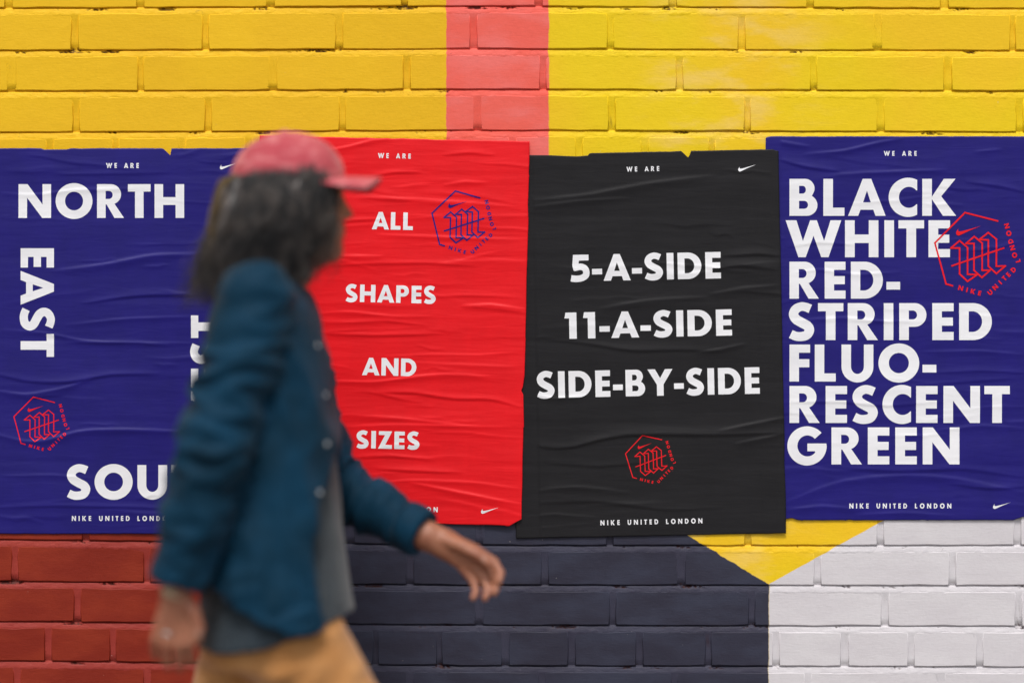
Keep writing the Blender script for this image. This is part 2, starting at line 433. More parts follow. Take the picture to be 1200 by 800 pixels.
def fill_shapes(shapes, gu=None, gv=None):
    """triangulate the union of shapes (outer loop + holes), split along the sheet's own grid lines"""
    pts, edges = [], []
    allp = [p for sh in shapes for lp in sh for p in lp]
    for sh in shapes:
        for lp in sh:
            b = len(pts); pts += [Vector(p) for p in lp]; edges += [(b + i, b + (i + 1) % len(lp)) for i in range(len(lp))]
    x0, x1 = min(p[0] for p in allp) - 1e-4, max(p[0] for p in allp) + 1e-4
    y0, y1 = min(p[1] for p in allp) - 1e-4, max(p[1] for p in allp) + 1e-4
    if gu is not None:
        for g in gu[(gu > x0) & (gu < x1)]: b = len(pts); pts += [Vector((g, y0)), Vector((g, y1))]; edges.append((b, b + 1))
        for g in gv[(gv > y0) & (gv < y1)]: b = len(pts); pts += [Vector((x0, g)), Vector((x1, g))]; edges.append((b, b + 1))
    r = delaunay_2d_cdt(pts, edges, [], 0, 1e-7)
    vo, fo = r[0], r[2]
    boxes = [(min(p[0] for p in sh[0]), max(p[0] for p in sh[0]), min(p[1] for p in sh[0]), max(p[1] for p in sh[0])) for sh in shapes]
    out = []
    for f in fo:
        cx = sum(vo[i][0] for i in f) / len(f); cy = sum(vo[i][1] for i in f) / len(f)
        for sh, bx in zip(shapes, boxes):
            if cx < bx[0] or cx > bx[1] or cy < bx[2] or cy > bx[3]: continue
            if inside((cx, cy), sh[0]) and not any(inside((cx, cy), h) for h in sh[1:]):
                out.append(tuple(f)); break
    return [(v[0], v[1]) for v in vo], out

def text_shapes(txt, width, cap, track=False):
    """shapes with origin at the left end of the baseline"""
    def natural(tr):
        x = 0; L = []; q = .84 if track else 1
        for i, ch in enumerate(txt):
            if ch == ' ': x += .42 + tr * 1.7; continue
            w, sb, sh = GLY[ch]; w *= q
            if L: x += sb + tr * .5
            L.append((ch, x)); x += w
            if i < len(txt) - 1: x += sb + tr * .5
        return x, L
    if track:
        tr = 0
        for _ in range(12): tr += (width / cap - natural(tr)[0]) / max(len(txt) - 1, 1)
        k = 1
    else:
        tr = 0; k = width / cap / natural(0)[0]
    _, L = natural(tr)
    q = .84 if track else 1
    return [[[((x + p[0] * q) * cap * k, p[1] * cap) for p in lp] for lp in sh] for ch, x in L for sh in GLY[ch][2]]

SWOOSH = [(2.3, 1.6), (1.7, 2.6), (.7, 4.1), (.25, 5.4), (.45, 6.6), (1.3, 7.45), (2.6, 7.6), (4.2, 7.0), (7.0, 5.7), (11.0, 3.85), (20.8, .0), (14.0, 1.9), (8.0, 3.45), (5.0, 4.15), (3.3, 4.4), (2.3, 4.2), (1.85, 3.4), (1.95, 2.4)]

def stroke_shapes(P, w, closed=False):
    out = []
    n = len(P)
    for i in range(n if closed else n - 1):
        a, b = np.array(P[i], float), np.array(P[(i + 1) % n], float)
        d = (b - a) / np.linalg.norm(b - a); nn = np.array([-d[1], d[0]]) * w / 2
        e = d * w * .42
        out.append([[tuple(a - e + nn), tuple(b + e + nn), tuple(b + e - nn), tuple(a - e - nn)]])
    return out
EMB_LINES = [[(525, 127), (270, 62), (35, 298), (122, 618), (172, 632)],
             [(168, 477), (572, 338)],
             [(228, 338), (160, 338), (228, 281), (290, 335), (290, 543), (366, 545), (290, 598), (228, 540), (228, 338)],
             [(340, 303), (278, 303), (342, 248), (404, 300), (404, 512), (465, 512), (402, 568), (340, 512), (340, 303)],
             [(452, 275), (382, 272), (452, 218), (515, 270), (515, 480), (585, 478), (515, 537), (452, 480), (452, 275)]]
EMB_TEXT = [('N', 237, 650, -14), ('I', 286, 664, -14), ('K', 332, 676, -14), ('E', 384, 690, -14),
            ('U', 466, 684, 42), ('N', 506, 643, 44), ('I', 545, 606, 44), ('T', 577, 574, 44), ('E', 609, 545, 45), ('D', 648, 508, 47),
            ('L', 684, 438, 104), ('O', 657, 394, 106), ('N', 640, 336, 106), ('D', 626, 286, 106), ('O', 612, 224, 106), ('N', 597, 166, 106)]

# ------------------------------------------------------------------ posters
def poster_material(name, c, c2, rough=.44, wr=1.0):
    t = NT(name); P = t.pos()
    n = t.noise(P, 14, 4, .6)
    t.l.new(t.mix(t.step(n, .3, .7), c, c2), t.b.inputs['Base Color'])
    t.put(t.b.inputs['Roughness'], t.math('ADD', rough - .05, t.math('MULTIPLY', n, .12)))
    t.b.inputs['Specular IOR Level'].default_value = .24
    b = t.bump(t.noise(t.scaled(P, 1, 1, 7), 9, 3, .5, .4), .13 * wr, .006)
    b = t.bump(t.noise(P, 420, 3, .6), .12, .0006, b)
    t.l.new(b, t.b.inputs['Normal'])
    return t.m
M_BLUE = poster_material('blue_print', lin(32, 25, 116), lin(28, 22, 108))
M_RED = poster_material('red_print', lin(236, 20, 30), lin(228, 18, 28), wr=1.3)
M_BLACK = poster_material('black_print', lin(28, 27, 30), lin(25, 24, 27), .56)
M_WHITE = poster_material('white_print', lin(240, 240, 243), lin(234, 234, 238))
M_INKRED = poster_material('red_ink', lin(236, 22, 34), lin(226, 20, 32))
M_INKBLUE = poster_material('blue_ink', lin(36, 28, 120), lin(36, 28, 120))

class Poster:
    def __init__(s, name, label, mat, corners, seed, wrinkles, nrand, amp, base_y, ramps, edges):
        # corners in photo pixels: tl, tr, br, bl
        s.c = np.mean([WP(*p) for p in corners], axis=0)
        tl, tr, br, bl = [WP(*p) for p in corners]
        s.ang = math.atan2(((tr - tl) + (br - bl))[2], ((tr - tl) + (br - bl))[0])
        s.W = (np.linalg.norm(tr - tl) + np.linalg.norm(br - bl)) / 2; s.H = (np.linalg.norm(tl - bl) + np.linalg.norm(tr - br)) / 2
        s.root = empty(name, (s.c[0], 0, s.c[2])); s.root.rotation_euler = (0, -s.ang, 0)
        tag(s.root, label, 'poster', 'posters pasted side by side on the brick wall')
        s.gu = np.linspace(-s.W / 2, s.W / 2, int(s.W / .003)); s.gv = np.linspace(-s.H / 2, s.H / 2, int(s.H / .0024))
        rr = random.Random(seed)
        s.wr = []
        for pl, w, a in wrinkles:
            q = np.array([s.loc(*p) for p in pl]); s.wr.append((q[:, 0], q[:, 1], w * S, a * .001))
        for _ in range(nrand):
            L = rr.uniform(.05, .26); u0 = rr.uniform(-s.W / 2 - .02, s.W / 2 - L * .5); v0 = rr.uniform(-s.H / 2 + .01, s.H / 2 - .01)
            sl = rr.gauss(0, .09); n = 6
            uu = np.linspace(u0, u0 + L, n); vv = v0 + sl * (uu - u0) + np.array([rr.gauss(0, .0022) for _ in range(n)])
            s.wr.append((uu, vv, rr.uniform(1.6, 4.2) * S, rr.uniform(.25, 1.0) * amp * .001))
        s.base_y, s.ramps, s.edges, s.seed = base_y, ramps, edges, seed
        s.amp = amp
        g, h = np.meshgrid(s.gu, s.gv)
        s.sheet(g, h, mat)
    def loc(s, px, py):
        w = WP(px, py) - s.c
        c, sn = math.cos(s.ang), math.sin(s.ang)
        return np.array([w[0] * c + w[2] * sn, -w[0] * sn + w[2] * c])
    def height(s, u, v):
        u = np.asarray(u, float); v = np.asarray(v, float)
        h = np.zeros_like(u)
        rnd = random.Random(s.seed + 5)
        for i in range(5):      # broad undulation, mostly level waves
            kx, kz, ph = rnd.uniform(-12, 12), rnd.uniform(25, 75), rnd.uniform(0, 6)
            h += .00022 * s.amp * (1 + np.sin(kx * u + kz * v + ph + 1.2 * np.sin(9 * u + i)))
        for wi, (pu, pv, w, a) in enumerate(s.wr):
            fl = (wi * 7 + s.seed) % 10 >= 6
            m = (u > pu[0]) & (u < pu[-1])
            if not m.any(): continue
            um = u[m]
            f = (um - pu[0]) / (pu[-1] - pu[0])
            # smoothed polyline
            e = (pu[-1] - pu[0]) * .05
            v0 = (np.interp(um, pu, pv) * 2 + np.interp(um - e, pu, pv) + np.interp(um + e, pu, pv) + np.interp(um - 2 * e, pu, pv) * .7 + np.interp(um + 2 * e, pu, pv) * .7) / 5.4
            d = v[m] - v0
            tp = np.clip(np.sin(np.pi * np.clip(f, 0, 1)), 0, 1) ** .6
            ww = w * .8 * (.55 + .45 * tp)
            # a pinched fold: steep lower side, long upper side
            d = d if fl else -d
            prof = np.where(d < 0, np.exp(-(d / (ww * .6)) ** 2), np.exp(-np.abs(d / (ww * 1.6)) ** 1.5))
            h[m] += 1.35 * a * tp * prof
        for (u0, u1, dy) in s.ramps:        # keep hidden strips flat
            if dy == 0:
                h *= np.clip(np.abs(u - u0) / abs(u1 - u0), 0, 1) if False else np.where((u > min(u0, u1)) & (u < max(u0, u1)), .12, 1)
        # the sheet sinks a little into the bed joints behind it
        ca, sn = math.cos(s.ang), math.sin(s.ang)
        X = s.c[0] + u * ca - v * sn; Z = s.c[2] + u * sn + v * ca
        px = 600 + X / S; py = 400 - (Z - CAM_H) / S
        sag = np.zeros_like(u)
        for k in range(3, 17):
            d = (py - row_bottom(k, px) - 3.7) / 4.2
            sag += np.exp(-d * d) * (.5 + .5 * np.sin(px * .021 + k * 2.4))
        h -= .00042 * sag
        y = -(s.base_y + h)
        for (u0, u1, dy) in s.ramps:
            if dy: y -= dy * np.clip((u - u0) / (u1 - u0), 0, 1)
        return y
    def sheet(s, U, Vv, mat):
        W2, H2 = s.W / 2, s.H / 2
        rr = random.Random(s.seed)
        topf = np.array([H2 + rr.gauss(0, .0006) for _ in s.gu]); botf = np.array([-H2 + rr.gauss(0, .0005) for _ in s.gu])
        topf = np.convolve(np.pad(topf, 3, 'edge'), np.ones(7) / 7, 'valid'); botf = np.convolve(np.pad(botf, 3, 'edge'), np.ones(7) / 7, 'valid')
        lf = np.array([-W2 + .0012 * mnoise.noise(Vector((v * 14, s.seed, 0))) for v in s.gv]); rf = np.array([W2 + .0012 * mnoise.noise(Vector((v * 14, s.seed, 9))) for v in s.gv])
        for side, pts in s.edges:       # torn bits, given in pixels along the sheet's outline
            q = np.array([s.loc(*p) for p in pts])
            if side in ('top', 'bottom'):
                m = (s.gu >= q[0, 0]) & (s.gu <= q[-1, 0]); val = np.interp(s.gu, q[:, 0], q[:, 1])
                if side == 'top': topf[m] = val[m]
                else: botf[m] = val[m]
            else:
                o = np.argsort(q[:, 1]); q = q[o]; m = (s.gv >= q[0, 1]) & (s.gv <= q[-1, 1]); val = np.interp(s.gv, q[:, 1], q[:, 0])
                if side == 'right': rf[m] = val[m]
                else: lf[m] = val[m]
        U = U.copy(); Vv = Vv.copy()
        B = .011
        for j in range(U.shape[0]):
            row = U[j]; u = row.copy()
            m = row > W2 - B; u[m] = (W2 - B) + (row[m] - (W2 - B)) * (rf[j] - (W2 - B)) / B
            m = row < -W2 + B; u[m] = (-W2 + B) + (row[m] - (-W2 + B)) * (lf[j] - (-W2 + B)) / -B
            U[j] = u
        B = .024
        for i in range(U.shape[1]):
            c = Vv[:, i]; v = c.copy()
            m = c > H2 - B; v[m] = (H2 - B) + (c[m] - (H2 - B)) * (topf[i] - (H2 - B)) / B
            m = c < -H2 + B; v[m] = (-H2 + B) + (c[m] - (-H2 + B)) * (botf[i] - (-H2 + B)) / -B
            Vv[:, i] = v
        Y = s.height(U, Vv)
        nv, nu = U.shape
        P = np.stack([U, Y, Vv], -1).reshape(-1, 3)
        idx = np.arange(nv * nu).reshape(nv, nu)
        F = np.stack([idx[:-1, :-1], idx[:-1, 1:], idx[1:, 1:], idx[1:, :-1]], -1).reshape(-1, 4)
        ring = np.concatenate([idx[0, :], idx[1:, -1], idx[-1, -2::-1], idx[-2:0:-1, 0]])
        b = len(P); back = P[ring].copy(); back[:, 1] = np.minimum(back[:, 1] + .0011, -.0004)
        n = len(ring); a = np.arange(n); nx = (a + 1) % n
        F2 = np.stack([ring[a], b + a, b + nx, ring[nx]], -1)
        me = mesh_np('sheet', np.vstack([P, back]), np.vstack([F, F2]))
        link('sheet', me, mat, s.root, smooth=True)
    def put(s, name, shapes, mat, off=.00035, grid=True, label=None):
        vs, fs = fill_shapes(shapes, s.gu if grid else None, s.gv if grid else None)
        vs = np.array(vs); y = s.height(vs[:, 0], vs[:, 1]) - off
        me = bpy.data.meshes.new(name)
        P = np.stack([vs[:, 0], y, vs[:, 1]], -1)
        me.from_pydata([tuple(p) for p in P], [], fs)
        me.validate()
        bm = bmesh.new(); bm.from_mesh(me)
        for f in bm.faces:
            f.normal_update()
            if f.normal.y > 0: f.normal_flip()
        bmesh.ops.delete(bm, geom=[v for v in bm.verts if not v.link_faces], context='VERTS')
        bm.to_mesh(me); bm.free()
        o = link(name, me, mat, s.root, smooth=True)
        if label: o['label'] = label
        return o
    def text(s, txt, x0, x1, yt, yb, mat=None, rot=0, track=False, yt2=None, grid=True, name='lettering'):
        """x0..x1, yt..yb: the box of the words in the photograph; rot: 0 level, 90 reading up, -90 reading down"""
        mat = mat or M_WHITE
        if rot == 0: cap, wid = (yb - yt) * S, (x1 - x0) * S
        else: cap, wid = (x1 - x0) * S, (yb - yt) * S
        sh = text_shapes(txt, wid, cap, track)
        cx, cy = (x0 + x1) / 2, (yt + yb) / 2
        o = s.loc(cx, cy); r = math.radians(rot); c, sn = math.cos(r), math.sin(r)
        f = lambda p: (o[0] + (p[0] - wid / 2) * c - (p[1] - cap / 2) * sn, o[1] + (p[0] - wid / 2) * sn + (p[1] - cap / 2) * c)
        s.put(name, [[[f(p) for p in lp] for lp in g] for g in sh], mat, grid=grid)
    def mark(s, x, y, w=21.3):
        k = w / 20.8
        o = s.loc(x, y)
        s.put('tick_mark', [[[(o[0] + p[0] * S * k, o[1] - p[1] * S * k) for p in SWOOSH]]], M_WHITE, grid=False)
    def emblem(s, apex, bl, mat, off, lw=12.5):
        A, B = np.array([270., 62.]), np.array([122., 618.])
        a, b = s.loc(*apex), s.loc(*bl)
        za, zb = complex(A[0], -A[1]), complex(B[0], -B[1])
        wa, wb = complex(*a), complex(*b)
        k = (wb - wa) / (zb - za)
        T = lambda p: ((wa + k * (complex(p[0], -p[1]) - za)).real, (wa + k * (complex(p[0], -p[1]) - za)).imag)
        sh = []
        for L in EMB_LINES: sh += stroke_shapes([T(p) for p in L], lw * abs(k))
        sw = [(198 + p[0] * 9.4, 166 + p[1] * 9.8) for p in SWOOSH]
        sh.append([[T(p) for p in sw]])
        for ch, x, y, a_ in EMB_TEXT:
            w, _, g = GLY[ch]; c, sn = math.cos(math.radians(a_)), math.sin(math.radians(a_)); cap = 38
            for shp in g:
                sh.append([[T((x + ((p[0] - w / 2) * c - (p[1] - .5) * sn) * cap, y - ((p[0] - w / 2) * sn + (p[1] - .5) * c) * cap)) for p in lp] for lp in shp])
        s.put('emblem', sh, mat, off, grid=True)

CAPT = 'NIKE UNITED LONDON'
# left blue poster
w1 = [([(60, 318), (120, 311), (180, 299), (250, 298)], 5, 1.9), ([(95, 356), (150, 347), (180, 345), (240, 346)], 3.5, 1.5),
      ([(75, 381), (150, 373), (230, 371)], 2.6, 1.0), ([(0, 386), (60, 390), (95, 400), (160, 402), (235, 402)], 2.6, 1.1),
      ([(75, 402), (160, 401), (200, 406)], 2.6, .9), ([(-10, 436), (30, 447), (80, 448), (130, 438), (190, 438)], 3.6, 1.6),
      ([(-10, 457), (30, 463), (75, 455), (110, 443)], 3.4, 1.5), ([(-10, 506), (30, 519), (60, 516), (90, 504), (150, 503), (230, 506)], 4, 1.8),
      ([(-10, 595), (60, 592), (170, 594), (200, 596)], 3, 1.1), ([(0, 557), (60, 556), (110, 560)], 2.5, .8), ([(0, 226), (40, 229), (90, 222), (160, 221)], 3, 1.0),
      ([(60, 205), (120, 204), (200, 203)], 2.6, .7)]
P1 = Poster('wall_poster', 'blue poster with upright white NORTH and sideways EAST, leftmost on the wall', M_BLUE,
            [(-15, 174), (307, 174), (307, 625), (-15, 625)], 21, w1, 34, .8, .0023, [(.255, .30, 0)],
            [('top', [(48, 174), (52, 175.5), (79, 175.3), (83, 174)]), ('top', [(190, 174), (192, 174.8), (200, 182.5), (201, 174.3), (202, 174)])])
P1.text('NORTH', 22, 216, 216, 255.5)
P1.text('EAST', 24.5, 63.5, 291, 418, rot=-90)
P1.text('WEST', 224, 263, 369.5, 515, rot=90)
P1.text('SOUTH', 78, 269, 544.5, 584)
P1.text('WE ARE', 124.5, 163, 191.3, 197.2, track=True, grid=False)
P1.text(CAPT, 84.5, 204, 604, 609.8, track=True, grid=False)
P1.mark(257.5, 191)
P1.emblem((39.5, 465), (25, 519), M_INKRED, .0004)
# right blue poster
w4 = [([(898, 163), (925, 168), (950, 172)], 3, 1.2), ([(940, 181), (990, 177), (1030, 167), (1060, 162)], 3, 1.4),
      ([(912, 187), (945, 196), (985, 201)], 3.2, 1.4), ([(975, 205), (1030, 202), (1110, 199)], 3.2, 1.3),
      ([(918, 592), (950, 575), (990, 562), (1060, 556), (1120, 560), (1205, 578)], 5, 1.3), ([(960, 545), (1050, 552), (1130, 548), (1205, 560)], 4, 1.2),
      ([(1110, 566), (1160, 572), (1205, 570)], 3.5, 1.2), ([(920, 598), (960, 592), (1010, 597)], 3.5, 1.0), ([(1000, 603), (1060, 600), (1120, 604)], 3, .9),
      ([(1130, 213), (1170, 218), (1205, 226)], 3, 1.1), ([(1140, 178), (1175, 175)], 2.6, .8), ([(925, 376), (990, 372), (1060, 379)], 3, .9), ([(920, 290), (960, 284), (1010, 288)], 3, .8),
      ([(925, 320), (960, 315), (1000, 322), (1060, 318)], 2.6, .9), ([(1080, 412), (1150, 411), (1205, 416)], 2.8, 1.0), ([(1090, 437), (1150, 434), (1205, 437)], 2.8, .9),
      ([(925, 472), (980, 470), (1040, 476), (1110, 470)], 2.8, .8), ([(1090, 505), (1150, 498), (1205, 502)], 3.2, .9)]
P4 = Poster('wall_poster', 'blue poster listing BLACK WHITE RED-STRIPED FLUORESCENT GREEN, rightmost on the wall', M_BLUE,
            [(897, 160), (1213, 160), (1213, 609), (897, 609)], 44, w4, 36, .75, .0023, [(-.30, -.245, 0)],
            [('top', [(896, 162.5), (899, 160.6), (903, 160)]), ('bottom', [(921, 607.5), (928, 606.5), (934, 608.6), (941, 609.6)]), ('bottom', [(990, 609.5), (995, 608.3), (1001, 609.3)]),
             ('bottom', [(1075, 609.6), (1079, 608.6), (1084, 608.8), (1088, 609.6)]), ('bottom', [(1186, 609.5), (1193, 607), (1199, 605), (1215, 605)])])
for tx, x1, k in (('BLACK', 1119.5, 0), ('WHITE', 1113, 1), ('RED-', 1054.5, 2), ('STRIPED', 1162, 3), ('FLUO-', 1097, 4), ('RESCENT', 1183, 5), ('GREEN', 1124, 6)):
    x0 = {'W': 920.5, 'S': 923.5, 'G': 922.5}.get(tx[0], 925)
    P4.text(tx, x0, x1, 209.8 + k * 48.45, 253 + k * 48.45)
P4.text('WE ARE', 1035.5, 1074, 177.2, 182.8, track=True, grid=False)
P4.text(CAPT, 995, 1114.5, 589.4, 595.2, track=True, grid=False)
P4.mark(1163, 588)
P4.emblem((1130.5, 249.3), (1108.3, 332.7), M_INKRED, .0008)
# black poster
w3 = [([(618, 236), (690, 229), (750, 217), (840, 205)], 5, 1.5), ([(618, 243), (680, 236), (740, 232)], 4, 1.1), ([(610, 517), (650, 527), (672, 526), (700, 513), (740, 508), (850, 509), (925, 506)], 4.5, 1.9),
      ([(840, 505), (880, 497), (925, 488)], 3.6, 1.5), ([(860, 520), (890, 514), (922, 507)], 3.2, 1.2), ([(640, 398), (690, 402), (740, 411), (800, 409), (850, 412)], 4, 1.2),
      ([(700, 362), (760, 352), (830, 348)], 4.5, 1.4), ([(830, 345), (870, 338), (915, 334)], 4, 1.2), ([(845, 300), (890, 297), (915, 300)], 4, 1.3), ([(825, 316), (870, 310), (912, 316)], 5, 1.5),
      ([(640, 310), (680, 316), (740, 311), (800, 322), (845, 318)], 7, .8), ([(815, 414), (850, 408), (875, 402)], 3, 1.2),
      ([(612, 590), (700, 586), (780, 597), (850, 594)], 4, 1.0), ([(625, 575), (680, 570), (740, 577)], 3.6, .9), ([(612, 605), (650, 602), (700, 606)], 3, .8), ([(640, 542), (700, 546), (760, 541)], 4, .8),
      ([(620, 460), (650, 467), (690, 463)], 3, 1.0), ([(630, 385), (700, 380), (760, 388), (850, 384)], 6, .6)]
P3 = Poster('wall_poster', 'black poster reading 5-A-SIDE, 11-A-SIDE and SIDE-BY-SIDE in white', M_BLACK,
            [(594.5, 181.5), (911, 175), (922, 624), (605.5, 630.5)], 33, w3, 14, .8, .0023, [(-.30, -.228, 0), (.225, .262, .0032)],
            [('top', [(594, 181.7), (645, 182.2), (676, 183.6), (689, 182.4), (691, 179.6), (720, 179)]), ('top', [(799, 178), (806, 184.5), (807.5, 185), (809, 177.6)]),
             ('top', [(893, 175.6), (905, 175.2), (909, 176.8), (912, 177)])])
P3.text('5-A-SIDE', 668, 844.5, 297, 328)
P3.text('11-A-SIDE', 661.5, 857.5, 364.3, 395)
P3.text('SIDE-BY-SIDE', 628.5, 890, 432.7, 463.7)
P3.text('WE ARE', 734, 772.5, 195.3, 201, track=True, grid=False)
P3.text(CAPT, 703.5, 823, 608, 613.8, track=True, grid=False)
P3.mark(864.5, 193.5)
P3.emblem((752.8, 510), (741.5, 559), M_INKRED, .0004)
# red poster
w2 = [([(375, 178), (410, 172), (435, 165), (462, 163)], 3, 1.4), ([(518, 182), (550, 179), (580, 182)], 3, 1.2), ([(435, 206), (465, 202), (495, 202)], 2.6, 1.2),
      ([(518, 217), (545, 213), (572, 214)], 2.6, 1.1), ([(415, 232), (470, 232), (530, 236), (612, 243)], 2.6, 1.0), ([(380, 262), (420, 258), (450, 257)], 2.6, 1.0), ([(440, 275), (520, 278), (612, 281)], 3, 1.2),
      ([(375, 301), (410, 300), (450, 300)], 2.4, 1.1), ([(385, 312), (430, 309), (500, 308), (560, 312)], 2.8, 1.1), ([(540, 358), (575, 357), (618, 363)], 3, 1.6), ([(372, 367), (410, 365), (460, 371), (510, 370)], 2.6, 1.2),
      ([(372, 391), (440, 393), (520, 391)], 2.6, 1.3), ([(400, 378), (450, 376), (500, 381)], 2.2, 1.0), ([(450, 418), (500, 415), (560, 416), (610, 412)], 2.4, .9), ([(380, 446), (440, 448), (480, 442), (520, 438), (575, 441)], 2.8, 1.4),
      ([(440, 459), (490, 460), (530, 467), (580, 467), (612, 478)], 3.4, 1.7), ([(400, 485), (470, 490), (560, 500)], 2.6, 1.0), ([(400, 500), (460, 497), (540, 499), (600, 500)], 2.4, 1.0),
      ([(440, 549), (480, 551), (545, 554)], 2.8, 1.4), ([(480, 565), (520, 573), (560, 581), (613, 591)], 3.4, 1.8), ([(440, 566), (480, 562), (560, 565), (612, 573)], 2.6, 1.2), ([(410, 536), (460, 534), (510, 539)], 2.2, 1.0),
      ([(500, 348), (550, 346), (612, 349)], 2.4, .8), ([(480, 425), (540, 427), (608, 430)], 2.4, .9)]
P2 = Poster('wall_poster', 'red poster reading ALL SHAPES AND SIZES, behind the walking person', M_RED,
            [(304.5, 159), (621, 166), (610.5, 615.5), (294, 608.5)], 52, w2, 62, .75, .0025, [(.165, .24, .0046)],
            [('bottom', [(592, 616), (597, 615.8), (604, 611.5), (612, 607)]), ('right', [(616, 395), (614.6, 440), (612.7, 453), (610.8, 457.5), (613.2, 462), (614, 500)]),
             ('right', [(620, 205), (618.6, 240), (619.2, 260), (617.8, 300)])])
P2.text('ALL', 436, 484, 248.8, 269.2)
P2.text('SHAPES', 405, 511, 334.2, 354.6)
P2.text('AND', 424.5, 488, 419.5, 440)
P2.text('SIZES', 417.5, 492, 505, 525.5)
P2.text('WE ARE', 443, 481.5, 180, 185.8, track=True, grid=False)
P2.text(CAPT, 393.5, 513, 592.5, 598.4, track=True, grid=False)
P2.mark(563.5, 593.5)
P2.emblem((533.7, 224), (515.2, 286.4), M_INKBLUE, .0005, 15)
